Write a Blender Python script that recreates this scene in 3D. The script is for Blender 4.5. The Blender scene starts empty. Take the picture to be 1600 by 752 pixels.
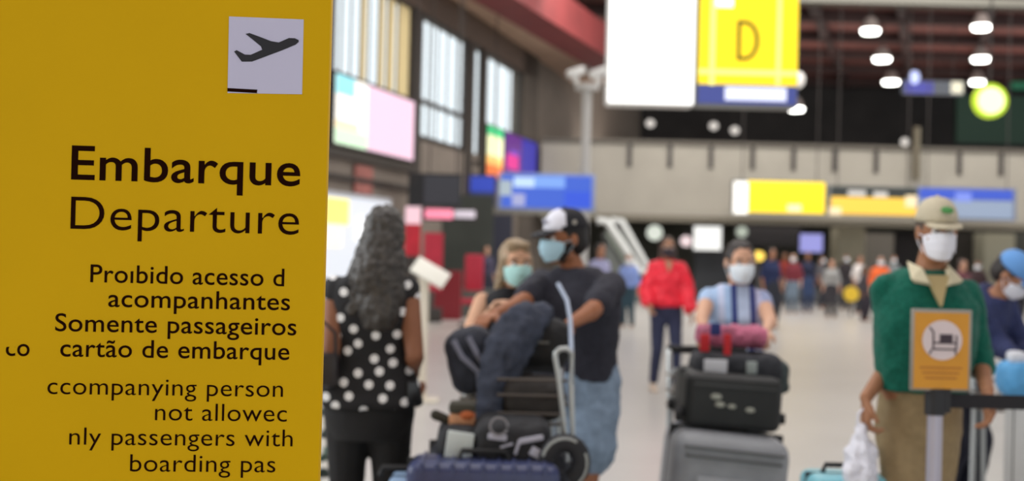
import bpy, bmesh, math, random
from mathutils import Vector, Matrix, noise
R = math.radians
random.seed(7)
scene = bpy.context.scene
COL = scene.collection

# ------------------------------------------------------------------ camera, sky, light, exposure
F = 1900.0; ROLL = R(1.43); PITCH = math.atan(17 / F); CAMZ = 1.5
def ray(px, py):
    u = (px - 800) / F; v = (376 - py) / F
    xr = u * math.cos(ROLL) - v * math.sin(ROLL); zr = u * math.sin(ROLL) + v * math.cos(ROLL)
    return Vector((xr, math.cos(PITCH) - zr * math.sin(PITCH), math.sin(PITCH) + zr * math.cos(PITCH)))
def P(px, py, Y):
    d = ray(px, py); d = d * (Y / d.y)
    return Vector((d.x, Y, d.z + CAMZ))
def X0(px, Y): return P(px, 393 + (px - 800) * .025, Y).x
def Zat(px, py, Y): return P(px, py, Y).z
cam_d = bpy.data.cameras.new('camera'); cam = bpy.data.objects.new('camera', cam_d); COL.objects.link(cam)
fw = ray(800, 376).normalized()
rt = (ray(801, 376) - ray(800, 376)).normalized(); up = (ray(800, 375) - ray(800, 376)).normalized()
cam.matrix_world = Matrix(((rt.x, up.x, -fw.x, 0), (rt.y, up.y, -fw.y, 0), (rt.z, up.z, -fw.z, CAMZ), (0, 0, 0, 1)))
cam_d.sensor_width = 36; cam_d.lens = F / 1600 * 36; cam_d.clip_end = 300
cam_d.dof.use_dof = True; cam_d.dof.focus_distance = 1.98; cam_d.dof.aperture_fstop = 3.0
scene.camera = cam
w = bpy.data.worlds.new('world'); scene.world = w; w.use_nodes = True
bgn = w.node_tree.nodes['Background']; bgn.inputs[0].default_value = (.94, .975, 1, 1); bgn.inputs[1].default_value = 1.38
scene.view_settings.view_transform = 'Standard'; scene.view_settings.look = 'None'
scene.view_settings.gamma = 1; scene.view_settings.use_curve_mapping = False
scene.view_settings.exposure = 0.0
def area(name, loc, sx, sy, power, color=(1, 1, 1), rot=(0, 0, 0)):
    l = bpy.data.lights.new(name, 'AREA'); l.shape = 'RECTANGLE'; l.size = sx; l.size_y = sy
    l.energy = power; l.color = color
    o = bpy.data.objects.new(name, l); o.location = loc; o.rotation_euler = rot; COL.objects.link(o); return o
area('ceiling_lamps_light', (1, 8, 9.3), 10, 14, 950, (1, .98, .96))
area('ceiling_lamps_light', (6, 26, 9.3), 14, 14, 1900, (1, .975, .95))
area('ceiling_lamps_light', (12, 33, 9.4), 22, 5, 1700, (1, .96, .92), (R(35), 0, 0))
wl_ = area('window_daylight', (-7.5, 7, 4.2), 12, 4.5, 900, (.93, .97, 1)); wl_.rotation_euler = Vector((-1, .1, .28)).to_track_quat('Z', 'Y').to_euler()
area('added_ceiling_fill', (14, 49, 5.6), 24, 6, 750, (1, .9, .82), (R(180), 0, 0))  # added upward fill to brighten the dark ceiling, no fixture on the mezzanine
area('undercroft_lamps_light', (12, 44, 2.6), 20, 3, 130, (1, .95, .88))

# ------------------------------------------------------------------ materials
def lin(c):
    def f(v):
        v /= 255
        return v / 12.92 if v <= .04045 else ((v + .055) / 1.055) ** 2.4
    return tuple(f(v) for v in c) + (1,)
MC = {}
def mat(name, c, rough=.6, metal=0, var=.0, scale=30, bump=0.0, spec=.5, emit=0, ecol=None, sheen=0):
    if name in MC: return MC[name]
    m = bpy.data.materials.new(name); m.use_nodes = True; MC[name] = m
    nt = m.node_tree; b = nt.nodes['Principled BSDF']
    b.inputs['Base Color'].default_value = lin(c); b.inputs['Roughness'].default_value = rough
    b.inputs['Metallic'].default_value = metal; b.inputs['Specular IOR Level'].default_value = spec
    if sheen: b.inputs['Sheen Weight'].default_value = sheen
    if emit:
        b.inputs['Emission Color'].default_value = lin(ecol or c); b.inputs['Emission Strength'].default_value = emit
    if var or bump:
        tc = nt.nodes.new('ShaderNodeTexCoord'); n = nt.nodes.new('ShaderNodeTexNoise')
        n.inputs['Scale'].default_value = scale; n.inputs['Detail'].default_value = 5
        nt.links.new(tc.outputs['Object'], n.inputs['Vector'])
        if var:
            r = nt.nodes.new('ShaderNodeValToRGB'); L = lin(c)
            r.color_ramp.elements[0].position = .3; r.color_ramp.elements[1].position = .7
            r.color_ramp.elements[0].color = tuple(max(0, x * (1 - var)) for x in L[:3]) + (1,)
            r.color_ramp.elements[1].color = tuple(min(1, x * (1 + var)) for x in L[:3]) + (1,)
            nt.links.new(n.outputs['Fac'], r.inputs[0]); nt.links.new(r.outputs[0], b.inputs['Base Color'])
        if bump:
            bp = nt.nodes.new('ShaderNodeBump'); bp.inputs['Strength'].default_value = bump; bp.inputs['Distance'].default_value = .01
            nt.links.new(n.outputs['Fac'], bp.inputs['Height']); nt.links.new(bp.outputs[0], b.inputs['Normal'])
    return m
def cloth(name, c, var=.15): return mat(name, c, .85, var=var, scale=45, bump=.3, spec=.2)
def ramp_nodes(m, coord, build):
    """custom colour: build(nt, vector_output) returns a colour socket"""
    nt = m.node_tree; tc = nt.nodes.new('ShaderNodeTexCoord')
    s = build(nt, tc.outputs[coord]); nt.links.new(s, nt.nodes['Principled BSDF'].inputs['Base Color']); return s
def steps(nt, sock, stops, mode='CONSTANT'):
    r = nt.nodes.new('ShaderNodeValToRGB'); r.color_ramp.interpolation = mode
    e = r.color_ramp.elements
    while len(e) > 1: e.remove(e[-1])
    e[0].position = stops[0][0]; e[0].color = lin(stops[0][1])
    for p, c in stops[1:]:
        k = e.new(p); k.color = lin(c)
    nt.links.new(sock, r.inputs[0]); return r.outputs[0]

# ------------------------------------------------------------------ mesh helpers
class MB:
    def __init__(s): s.bm = bmesh.new()
    def box(s, c, d, rot=None, bevel=0, seg=2):
        M = Matrix.Translation(c) @ (rot.to_4x4() if rot else Matrix.Identity(4)) @ Matrix.Diagonal((d[0], d[1], d[2], 1))
        r = bmesh.ops.create_cube(s.bm, size=1, matrix=M)
        if bevel:
            es = list({e for v in r['verts'] for e in v.link_edges})
            bmesh.ops.bevel(s.bm, geom=es, offset=bevel, segments=seg, profile=.5, affect='EDGES')
        return s
    def ell(s, c, r, rot=None, u=16, v=10):
        M = Matrix.Translation(c) @ (rot.to_4x4() if rot else Matrix.Identity(4)) @ Matrix.Diagonal((r[0], r[1], r[2], 1))
        bmesh.ops.create_uvsphere(s.bm, u_segments=u, v_segments=v, radius=1, matrix=M); return s
    def cyl(s, a, b, ra, rb=None, n=16):
        a = Vector(a); b = Vector(b); rb = ra if rb is None else rb
        d = b - a; q = d.to_track_quat('Z', 'Y').to_matrix().to_4x4()
        bmesh.ops.create_cone(s.bm, cap_ends=True, segments=n, radius1=ra, radius2=rb, depth=d.length,
                              matrix=Matrix.Translation((a + b) / 2) @ q); return s
    def cap(s, a, b, ra, rb=None, n=12):
        a = Vector(a); b = Vector(b); rb = ra if rb is None else rb
        if (b - a).length > 1e-5: s.cyl(a, b, ra, rb, n)
        s.ell(a, (ra, ra, ra), u=n, v=8); s.ell(b, (rb, rb, rb), u=n, v=8); return s
    def tube(s, pts, r, n=10, closed=False):
        pts = [Vector(p) for p in pts]; rings = []; N = len(pts)
        up0 = Vector((0, 0, 1))
        for i, p in enumerate(pts):
            t = (pts[min(i + 1, N - 1)] - pts[max(i - 1, 0)]).normalized()
            if closed: t = (pts[(i + 1) % N] - pts[i - 1]).normalized()
            x = t.cross(up0)
            if x.length < .05: x = t.cross(Vector((0, 1, 0)))
            x.normalize(); y = x.cross(t)
            if rings and (x.dot(lastx) < 0): x = -x; y = -y
            lastx = x
            rr = r[i] if isinstance(r, (list, tuple)) else r
            rings.append([s.bm.verts.new(p + x * rr * math.cos(k * 2 * math.pi / n) + y * rr * math.sin(k * 2 * math.pi / n)) for k in range(n)])
        for i in range(N if closed else N - 1):
            A = rings[i]; B = rings[(i + 1) % N]
            for k in range(n): s.bm.faces.new((A[k], A[(k + 1) % n], B[(k + 1) % n], B[k]))
        if not closed: s.bm.faces.new(rings[0][::-1]); s.bm.faces.new(rings[-1])
        return s
    def rings(s, rs, n=24):
        """rs: list of lists of vertices (n each); closed loft with caps"""
        V = [[s.bm.verts.new(p) for p in r] for r in rs]
        for A, B in zip(V, V[1:]):
            m = len(A)
            for k in range(m): s.bm.faces.new((A[k], A[(k + 1) % m], B[(k + 1) % m], B[k]))
        s.bm.faces.new(V[0][::-1]); s.bm.faces.new(V[-1]); return s
    def poly(s, pts, ext):
        """flat polygon extruded by vector ext"""
        ext = Vector(ext); a = [s.bm.verts.new(Vector(p)) for p in pts]; b = [s.bm.verts.new(Vector(p) + ext) for p in pts]
        n = len(pts); s.bm.faces.new(a); s.bm.faces.new(b[::-1])
        for k in range(n): s.bm.faces.new((a[k], b[k], b[(k + 1) % n], a[(k + 1) % n]))
        return s
    def build(s, name, m, parent=None, smooth=True, loc=None):
        bmesh.ops.recalc_face_normals(s.bm, faces=s.bm.faces)
        me = bpy.data.meshes.new(name); s.bm.to_mesh(me); s.bm.free()
        if smooth is True:
            me.shade_smooth()
            try: me.set_sharp_from_angle(angle=R(40))
            except Exception: pass
        ms = m if isinstance(m, (list, tuple)) else [m]
        for k in ms: me.materials.append(k)
        o = bpy.data.objects.new(name, me); COL.objects.link(o)
        if parent: o.parent = parent
        if loc: o.location = loc
        return o
def empty(name, label, cat, loc=(0, 0, 0), rz=0, group=None):
    o = bpy.data.objects.new(name, None); COL.objects.link(o); o.location = loc; o.rotation_euler = (0, 0, rz)
    o.empty_display_size = .1
    o['label'] = label; o['category'] = cat
    if group: o['group'] = group
    return o
def tag(o, label, cat, group=None):
    o['label'] = label; o['category'] = cat
    if group: o['group'] = group
    return o
def struct(o): o['kind'] = 'structure'; return o
def remesh(o, vox, smooth=4, disp=0, dscale=.08):
    r = o.modifiers.new('fuse', 'REMESH'); r.mode = 'VOXEL'; r.voxel_size = vox; r.use_smooth_shade = True
    if smooth:
        s = o.modifiers.new('soft', 'SMOOTH'); s.factor = .5; s.iterations = smooth
    if disp:
        key = 'folds_%g' % dscale
        t = bpy.data.textures.get(key) or bpy.data.textures.new(key, 'CLOUDS'); t.noise_scale = dscale
        d = o.modifiers.new('folds', 'DISPLACE'); d.texture = t; d.strength = disp; d.mid_level = .5; d.texture_coords = 'LOCAL'
    return o

# ------------------------------------------------------------------ the hall
floor_m = mat('floor_terrazzo', (180, 177, 172), .3, var=.05, scale=1.2, bump=.03, spec=.5)
struct(MB().box((7, 32, -.05), (60, 90, .1)).build('floor', floor_m))

WA = 9.9; WS = .263
wn = Vector((1, -WS, 0)).normalized()
def W(Y, z, off=0): return Vector((-WA + WS * Y, Y, z)) + wn * off
def wpx(px): return WA * F / (1300 - px)
def wbox(Y0, Y1, z0, z1, o0, o1, mb=None):
    mb = mb or MB(); q = [W(Y0, z0, o0), W(Y1, z0, o0), W(Y1, z0, o1), W(Y0, z0, o1)]
    mb.poly(q, (0, 0, z1 - z0)); return mb
wall_m = mat('wall_grey_brown', (118, 108, 98), .8, var=.1, scale=1.5)
dark_m = mat('dark_steel', (52, 46, 42), .5, var=.1, scale=4)
white_m = mat('white_paint', (225, 224, 220), .5)
Wt = 7.15
mb = MB()
wbox(-6, 62, 0, 3.45, -.3, 0, mb)
wbox(-6, 24, 3.45, 10.5, -.3, 0, mb)
wbox(24, wpx(640), 3.45, 4.2, -.3, 0, mb)
wbox(wpx(640), wpx(835), 3.45, 4.17, -.3, 0, mb)
wbox(24, 62, Wt, 10.5, -.3, 0, mb)
wbox(wpx(808), 62, 4.17, Wt, -.3, 0, mb)
struct(mb.build('wall_left', wall_m, smooth=False))
# columns of the window wall
for k, (a, b, dep) in enumerate([(637, 650, .06), (722, 733, .06), (745, 753, .06), (808, 832, .08)]):
    struct(wbox(wpx(a), wpx(b), 0, 10.4, 0, dep).build('trim_%d' % (k + 1), dark_m if k < 3 else mat('column_grey', (88, 80, 72), .8, var=.12, scale=2), smooth=False))
struct(wbox(22, 40, Wt, Wt + .9, 0, .08).build('trim_5', mat('lintel', (92, 76, 66), .7), smooth=False))
glass = bpy.data.materials.new('window_glass'); glass.use_nodes = True
nt = glass.node_tree; nt.nodes.clear()
tr = nt.nodes.new('ShaderNodeBsdfTransparent'); gl = nt.nodes.new('ShaderNodeBsdfGlossy'); mx = nt.nodes.new('ShaderNodeMixShader'); ou = nt.nodes.new('ShaderNodeOutputMaterial')
tr.inputs[0].default_value = (.96, .99, 1, 1); gl.inputs['Roughness'].default_value = .05; mx.inputs[0].default_value = .06
nt.links.new(tr.outputs[0], mx.inputs[1]); nt.links.new(gl.outputs[0], mx.inputs[2]); nt.links.new(mx.outputs[0], ou.inputs[0])
blind_m = bpy.data.materials.new('cream_blind'); blind_m.use_nodes = True
nt = blind_m.node_tree; b = nt.nodes['Principled BSDF']; b.inputs['Base Color'].default_value = lin((250, 225, 180)); b.inputs['Roughness'].default_value = .9
tl = nt.nodes.new('ShaderNodeBsdfTranslucent'); tl.inputs[0].default_value = lin((255, 238, 205)); mx = nt.nodes.new('ShaderNodeMixShader'); mx.inputs[0].default_value = .85
nt.links.new(b.outputs[0], mx.inputs[1]); nt.links.new(tl.outputs[0], mx.inputs[2]); nt.links.new(mx.outputs[0], nt.nodes['Material Output'].inputs[0])
def window(n, a, b, z0, z1, muls, transoms, cream=()):
    Y0, Y1 = wpx(a), wpx(b)
    fr = MB()
    for z in (z0, z1): wbox(Y0, Y1, z - .06, z + .06, -.05, .02, fr)
    for y in (Y0 + .05, Y1 - .05): wbox(y - .05, y + .05, z0, z1, -.05, .02, fr)
    root = struct(fr.build('window_%d' % n, dark_m, smooth=False))
    edges = [Y0] + [wpx(m) for m in muls] + [Y1]
    for y in edges[1:-1]: wbox(y - .022, y + .022, z0 + .05, z1 - .05, -.03, .0).build('mullion', dark_m, root, smooth=False)
    for z in transoms: wbox(Y0 + .1, Y1 - .1, z - .06, z + .06, -.045, .01).build('transom', dark_m, root, smooth=False)
    for i, (p, q) in enumerate(zip(edges, edges[1:])):
        wbox(p + .04, q - .04, z0 + .05, z1 - .05, -.03, -.022).build('pane', glass, root, smooth=False)
        if i in cream: wbox(p + .06, q - .06, z0 + .06, z1 - .06, -.06, -.055).build('blind', blind_m, root, smooth=False)
window(1, 512, 637, 4.2, Wt, (526, 541, 556, 570, 584, 598, 614), (4.95,), cream=(3, 5, 6, 7))
window(2, 650, 722, 4.17, Wt, (664, 678, 693, 708), (5.05,))
window(3, 733, 745, 3.9, Wt, (), ())
window(4, 753, 808, 4.17, Wt, (771, 789), ())
# concrete apron under the second window, dark strip below the banner
struct(wbox(22, wpx(637), 3.28, 3.45, 0, .12).build('trim_6', dark_m, smooth=False))

ceil_m = mat('ceiling_maroon', (112, 66, 60), .85, var=.25, scale=.5)
ceil = struct(MB().poly([(W(-12, 10.5, -.3)), W(66, 10.5, -.3), (38, 66, 10.5), (38, -12, 10.5)], (0, 0, .2)).build('ceiling', ceil_m, smooth=False))
beam_m = mat('ceiling_rib', (58, 38, 36), .8, var=.2, scale=1)
dv = Vector((.34, 1, 0)).normalized()
for k in range(9):
    a = Vector((2.6 + k * 3.1, 38, 10.2)); b = a + dv * 26; n = Vector((dv.y, -dv.x, 0)) * .14
    MB().poly([a - n, a + n, b + n, b - n], (0, 0, .32)).build('rib', beam_m, ceil, smooth=False)
for k in range(6):
    x0_ = W(40 + k * 4, 0).x + .2; MB().box(((x0_ + 32) / 2, 40 + k * 4, 10.3), (32 - x0_, .3, .4)).build('cross_rib', beam_m, ceil, smooth=False)
a = Vector((P(736, -8, 28).x, 28, 7.6)); b = Vector((P(950, 114, 40).x, 40, 7.6)); b = b + (b - a) * .4
n = Vector((1, -.34, 0)).normalized() * .55
struct(MB().poly([a - n, a + n, b + n, b - n], (0, 0, .99)).build('trim_7', mat('red_beam', (122, 46, 46), .6, var=.15, scale=1.5), smooth=False))
struct(MB().poly([W(24, 7.9, .0), W(46, 7.9, .0), W(46, 7.9, 1.5), W(24, 7.9, 1.5)], (0, 0, .15)).build('trim_8', mat('beige_soffit', (190, 160, 138), .8, var=.1, scale=2), smooth=False))

back_m = mat('back_wall_dark', (40, 37, 36), .8, var=.3, scale=.8)
struct(MB().box((22.7, 62.2, 5.25), (32.6, .3, 10.5)).build('wall_back', back_m, smooth=False))
# mezzanine with a plain parapet
MY = 40.0
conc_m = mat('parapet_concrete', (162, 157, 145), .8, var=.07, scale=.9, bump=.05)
mx0 = X0(842, MY); mx1 = X0(1760, MY)
zt = 5.15; zb = 2.62
mez = MB().box(((mx0 + mx1) / 2, MY + .1, (zt + zb) / 2), (mx1 - mx0, .2, zt - zb))
mez.box(((mx0 + mx1) / 2, 51, 3.0), (mx1 - mx0, 21.8, .35))
mez = struct(mez.build('wall_mezzanine', conc_m, smooth=False))
struct(MB().box(((mx0 + mx1) / 2, MY - .12, zb + .08), (mx1 - mx0, .3, .2)).build('trim_9', mat('parapet_lip', (112, 106, 92), .7), smooth=False))
for px in (980, 1043, 1107, 1172, 1236, 1300, 1365, 1430, 1495, 1560):
    x = X0(px, MY); MB().box((x, MY - .03, 4.78), (.13, .1, .8)).build('bracket', dark_m, mez, smooth=False)
struct(MB().box(((mx0 + mx1) / 2, MY + .02, zt + .06), (mx1 - mx0, .3, .12)).build('trim_10', mat('parapet_cap', (96, 90, 80), .6), smooth=False))
# wall under the mezzanine, columns, a service gangway
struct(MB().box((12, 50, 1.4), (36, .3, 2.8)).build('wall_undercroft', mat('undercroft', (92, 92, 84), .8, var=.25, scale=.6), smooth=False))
def pillar(px0, px1, Y, z1, c, name):
    a, b = X0(px0, Y), X0(px1, Y)
    o = struct(MB().box(((a + b) / 2, Y, z1 / 2), (b - a, b - a, z1), bevel=.04).build(name, c, smooth=False)); return o
cream_m = mat('cream_column', (176, 168, 145), .7, var=.06, scale=3)
pillar(1302, 1345, 43, 2.65, cream_m, 'trim_11')
pillar(868, 880, 41, 2.62, mat('column_green_grey', (96, 100, 88), .8), 'trim_12')
pillar(704, 738, 36, 2.9, mat('column_taupe', (112, 104, 94), .8), 'trim_13')
pillar(1528, 1576, 45, 2.6, mat('pale_panel', (160, 156, 138), .8), 'trim_14')
gang = struct(MB().box((X0(1350, 33), 33, Zat(1350, 2, 33)), (10.5, .5, .22)).build('trim_15', mat('gangway', (74, 72, 64), .7), smooth=False))
for dx in (-4.5, 0, 4.5): MB().cyl((X0(1350, 33) + dx, 33, Zat(1350, 2, 33)), (X0(1350, 33) + dx, 33, 10.5), .04).build('hanger', dark_m, gang)
# poster panels on the left wall, shopfront
struct(wbox(20, wpx(640), 2.85, 2.95, 0, .1).build('trim_16', dark_m, smooth=False))

# ------------------------------------------------------------------ yellow sign panel in the foreground
yaw = R(5.7); T = Vector((math.cos(yaw), math.sin(yaw), 0)); Nf = Vector((math.sin(yaw), -math.cos(yaw), 0))
O = P(508, 386, 2.0)
def onpanel(px, py):
    d = ray(px, py); C = Vector((0, 0, CAMZ)); t = (O - C).dot(Nf) / d.dot(Nf); q = C + d * t
    return (q - O).dot(T), q.z
yel = mat('yellow_panel', (220, 172, 0), .6, var=.03, scale=3, bump=.02, spec=.12)
root = empty('departure_sign', 'tall yellow airport sign panel reading Embarque Departure', 'sign', (O.x, O.y, 0), yaw)
MB().box((-.68, .025, 1.3), (1.36, .05, 2.6), bevel=.006).build('panel', yel, root)
MB().box((-.68, .025, .02), (1.44, .3, .04), bevel=.01).build('foot', mat('foot_grey', (70, 70, 72), .5), root)
ink = mat('ink_brown', (34, 10, 2), .8, spec=.05)
def letters(txt, pl, pr, base, cap, weight, name='lettering', mtl=ink, cutc=False):
    cu = bpy.data.curves.new('t', 'FONT'); cu.body = txt; cu.size = 1; cu.offset = weight; cu.resolution_u = 6; cu.space_character = 1.03
    o = bpy.data.objects.new('t', cu); COL.objects.link(o)
    dg = bpy.context.evaluated_depsgraph_get(); me = bpy.data.meshes.new_from_object(o.evaluated_get(dg))
    bpy.data.objects.remove(o)
    xs = [v.co.x for v in me.vertices]; x0, x1 = min(xs), max(xs)
    uL, _ = onpanel(pl, base); uR, vr = onpanel(pr, base)
    _, vb = onpanel(pl, base); _, vt = onpanel(pl, base - cap)
    sx = (uR - uL) / (x1 - x0); sy = (vt - vb) / CAPH
    for v in me.vertices:
        v.co = Vector((uL + (v.co.x - x0) * sx, -.0008, vb + v.co.y * sy))
    if cutc:
        bm = bmesh.new(); bm.from_mesh(me)
        h = vb + .5 * (vt - vb)
        fs = [f for f in bm.faces if f.calc_center_median().x < uL + .45 * (uR - uL)]
        geom = fs + list({e for f in fs for e in f.edges}) + list({v for f in fs for v in f.verts})
        bmesh.ops.bisect_plane(bm, geom=geom, plane_co=(0, 0, h), plane_no=(0, 0, 1), clear_outer=True)
        bm.to_mesh(me); bm.free()
    me.materials.clear(); me.materials.append(mtl)
    ob = bpy.data.objects.new(name, me); COL.objects.link(ob); ob.parent = root
    return ob
cu = bpy.data.curves.new('t', 'FONT'); cu.body = 'E'; o = bpy.data.objects.new('t', cu); COL.objects.link(o)
me = bpy.data.meshes.new_from_object(o.evaluated_get(bpy.context.evaluated_depsgraph_get())); CAPH = max(v.co.y for v in me.vertices); bpy.data.objects.remove(o)
letters('Embarque', 111, 469, 280, 52, .009)
letters('Departure', 110, 467, 358, 51, -.006)
for t, l, r, b in (('Pro\u0131bido acesso d', 141, 444, 441), ('acompanhantes', 169, 453, 479.5), ('Somente passageiros', 86, 463, 517.5), ('cart\u00e3o de embarque', 94, 452, 557)):
    letters(t, l, r, b, 27.5, .005)
letters('co', 9, 46, 556, 27.5, .005, cutc=True)
for t, l, r, b in (('ccompanying person', 74, 442, 616), ('not allowec', 242, 448, 657), ('nly passengers with', 108, 457, 695), ('boarding pas', 203, 430, 737)):
    letters(t, l, r, b, 27, -.004)
def picto(pts, name, m, off):
    q = []
    for x, y in pts:
        u, v = onpanel(340 + x / 5.016, 10 + y / 5.016); q.append((u, -off, v))
    return MB().poly(q, (0, off * .5, 0)).build(name, m, root, smooth=False)
picto([(90, 80), (675, 104), (662, 690), (78, 680)], 'pictogram_square', mat('pictogram_white', (205, 200, 222), .5), .0012)['label'] = 'white square behind the plane'
picto([(220, 218), (250, 211), (330, 240), (420, 275), (480, 285), (560, 250), (605, 252), (635, 266), (636, 280), (610, 302), (500, 348), (300, 423), (270, 434), (190, 435), (165, 402), (130, 356), (150, 345), (215, 380), (260, 382), (350, 342), (340, 315), (280, 265)],
      'plane_pictogram', mat('pictogram_black', (22, 18, 26), .6), .0024)['label'] = 'black taking-off plane pictogram'
picto([(78, 642), (312, 655), (308, 681), (78, 668)], 'runway_bar', ink, .0024)

# ------------------------------------------------------------------ hanging signs and lamps
def emis(name, c, s=1.0): return mat(name, c, .5, emit=s, ecol=c) if False else _em(name, c, s)
def _em(name, c, s):
    if name in MC: return MC[name]
    m = bpy.data.materials.new(name); m.use_nodes = True; MC[name] = m
    b = m.node_tree.nodes['Principled BSDF']; b.inputs['Base Color'].default_value = tuple(x * .5 for x in lin(c)[:3]) + (1,)
    b.inputs['Emission Color'].default_value = lin(c); b.inputs['Emission Strength'].default_value = s
    b.inputs['Roughness'].default_value = .4; return m
frame_m = mat('sign_frame_grey', (120, 122, 120), .4, metal=.3)
def quadbox(pl, pt, pr, pb, Y, th, off=0):
    """box on a frontal plane at distance Y covering a pixel rectangle, real thickness"""
    cx = (X0(pl, Y) + X0(pr, Y)) / 2; cp = (pl + pr) / 2
    z1, z0 = Zat(cp, pt, Y), Zat(cp, pb, Y)
    return (cx, Y - off + th / 2, (z0 + z1) / 2), (X0(pr, Y) - X0(pl, Y), th, z1 - z0)
def slab(pl, pt, pr, pb, Y, th, name, m, parent=None, off=0, bevel=0):
    c, d = quadbox(pl, pt, pr, pb, Y, th, off)
    if parent: c = tuple(Vector(c) - parent.location)
    return MB().box(c, d, bevel=bevel).build(name, m, parent, smooth=bool(bevel))
SY = 14.0
def hang(root, xs, z):
    for x in xs:
        MB().cyl((x, 0, z), (x, 0, 10.5 - root.location.z), .015).build('hanger', dark_m, root)
# white light box
c, d = quadbox(941, -22, 1080, 165, SY, .3)
wb = empty('light_box', 'blank glowing white light box hanging left of the letter D sign', 'sign', (c[0], SY, c[2]))
slab(941, -22, 1080, 165, SY, .3, 'housing', white_m, wb, 0, .04)
slab(944, -19, 1077, 162, SY, .02, 'lit_face', _em('lit_white', (255, 255, 252), 1.6), wb, .02, .008)
slab(950, 145, 976, 157, SY, .004, 'label_mark', _em('pale_blue_print', (214, 236, 244), 1.1), wb, .03)
slab(1060, 146, 1068, 155, SY, .004, 'label_mark', _em('pale_grey_print', (240, 244, 240), 1.1), wb, .03)
slab(990, 84, 1022, 104, SY, .004, 'label_mark', _em('pale_yellow_print', (252, 252, 226), 1.2), wb, .03)
hang(wb, (-.35, .35), .6)
# yellow D sign
c, d = quadbox(1082, -22, 1238, 167, SY, .28)
ds = empty('gate_letter_sign', 'illuminated yellow hanging sign with a brown letter D', 'sign', (c[0], SY + .05, c[2]))
slab(1082, -22, 1240, 167, SY + .05, .28, 'housing', frame_m, ds, 0)
slab(1084, -20, 1238, 133, SY + .05, .02, 'yellow_face', _em('lit_yellow', (255, 222, 10), 1.0), ds, .025)
pale = _em('lit_pale_yellow', (255, 246, 130), 1.1)
slab(1101, -20, 1109, 133, SY + .05, .004, 'grid_line', pale, ds, .03)
slab(1205, -20, 1212, 133, SY + .05, .004, 'grid_line', pale, ds, .03)
slab(1084, 110, 1238, 118, SY + .05, .004, 'grid_line', pale, ds, .031)
slab(1108, -20, 1136, 12, SY + .05, .004, 'white_mark', _em('lit_white_soft', (255, 255, 250), 1.2), ds, .032, )
slab(1084, 134, 1238, 163, SY + .05, .02, 'blue_strip', _em('blue_strip', (62, 72, 140), .8), ds, .022)
slab(1126, 137, 1222, 158, SY + .05, .004, 'white_mark', _em('lit_lilac_white', (222, 226, 248), 1.0), ds, .03)
hang(ds, (-.45, .45), .6)
# letter D
zc = Zat(1158, 64, SY); sc = 14 / F
Dp = []
for k in range(25):
    a = -math.pi / 2 + math.pi * k / 24; Dp.append((1155 + 22 * math.cos(a), 64 - 31 * math.sin(a)))
outer = [(1143, 95)] + [(x, y) for x, y in Dp] + [(1143, 33)]
inner = [(1148.5, 89.5)] + [(1155 + (x - 1155) * .74, 64 + (y - 64) * .82) for x, y in Dp] + [(1148.5, 38.5)]
bm = MB(); L = []
oo = ds.location; base = Vector((0, -.034, 0))
def dp(x, y): return Vector((X0(x, SY + .05) - oo.x, -.034, Zat(1158, y, SY + .05) - oo.z))
va = [bm.bm.verts.new(dp(*p)) for p in outer]; vb = [bm.bm.verts.new(dp(*p)) for p in inner]
va2 = [bm.bm.verts.new(dp(*p) + Vector((0, .006, 0))) for p in outer]; vb2 = [bm.bm.verts.new(dp(*p) + Vector((0, .006, 0))) for p in inner]
for k in range(len(va)):
    j = (k + 1) % len(va)
    for q in ((va[k], va[j], vb[j], vb[k]), (va[k], va[j], va2[j], va2[k]), (vb[k], vb[j], vb2[j], vb2[k])): bm.bm.faces.new(q)
bm.build('letter', mat('brown_letter', (96, 52, 8), .6), ds, smooth=False)['label'] = 'thin brown capital letter D'

lamp_m = _em('lamp_glow', (255, 253, 246), 9)
lampw = [(1360, 48, 40, 18, 'upper left of the double row right of the letter sign'), (1378, 92, 45, 17, 'middle lamp of the left row right of the letter sign'), (1392, 128, 51, 16, 'lowest lamp of the left row, beside the far blue sign'),
         (1533, 42, 38.6, 18, 'upper lamp of the right row above the round green sign'), (1532, 92, 44.7, 17, 'middle lamp of the right row above the round green sign'), (1527, 128, 50.4, 14, 'lowest lamp of the right row touching the round green sign'),
         (812, 12, 38, 16, 'at the top edge left of the red beam end'), (848, 35, 40, 18, 'just right of and below the topmost left lamp'), (905, 62, 46, 14, 'above the security cameras, over the red beam'), (934, 84, 50, 11, 'small one peeping left of the white light box'),
         (1244, 170, 47, 15, 'just below the right corner of the letter sign'), ]
for px, py, Y, hw, lab in lampw:
    p = P(px, py, Y); r = hw * Y / F
    rt_ = empty('pendant_lamp', ('white hanging drum lamp, ' + lab)[:120], 'lamp', p, 0, 'pendant lamps under the hall ceiling')
    MB().cyl((0, 0, -.02), (0, 0, .03), r * .78, r * .78, 20).build('diffuser', lamp_m, rt_)
    MB().cyl((0, 0, -.10), (0, 0, -.02), r * .70, r * .78, 20).build('lens', lamp_m, rt_)
    MB().cyl((0, 0, .035), (0, 0, .4), r * .8, r * .42, 20).build('shade', mat('lamp_shade', (150, 140, 135), .4), rt_)
    MB().cyl((0, 0, .4), (0, 0, 10.48 - p.z), .03).build('stem', dark_m, rt_)
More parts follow.
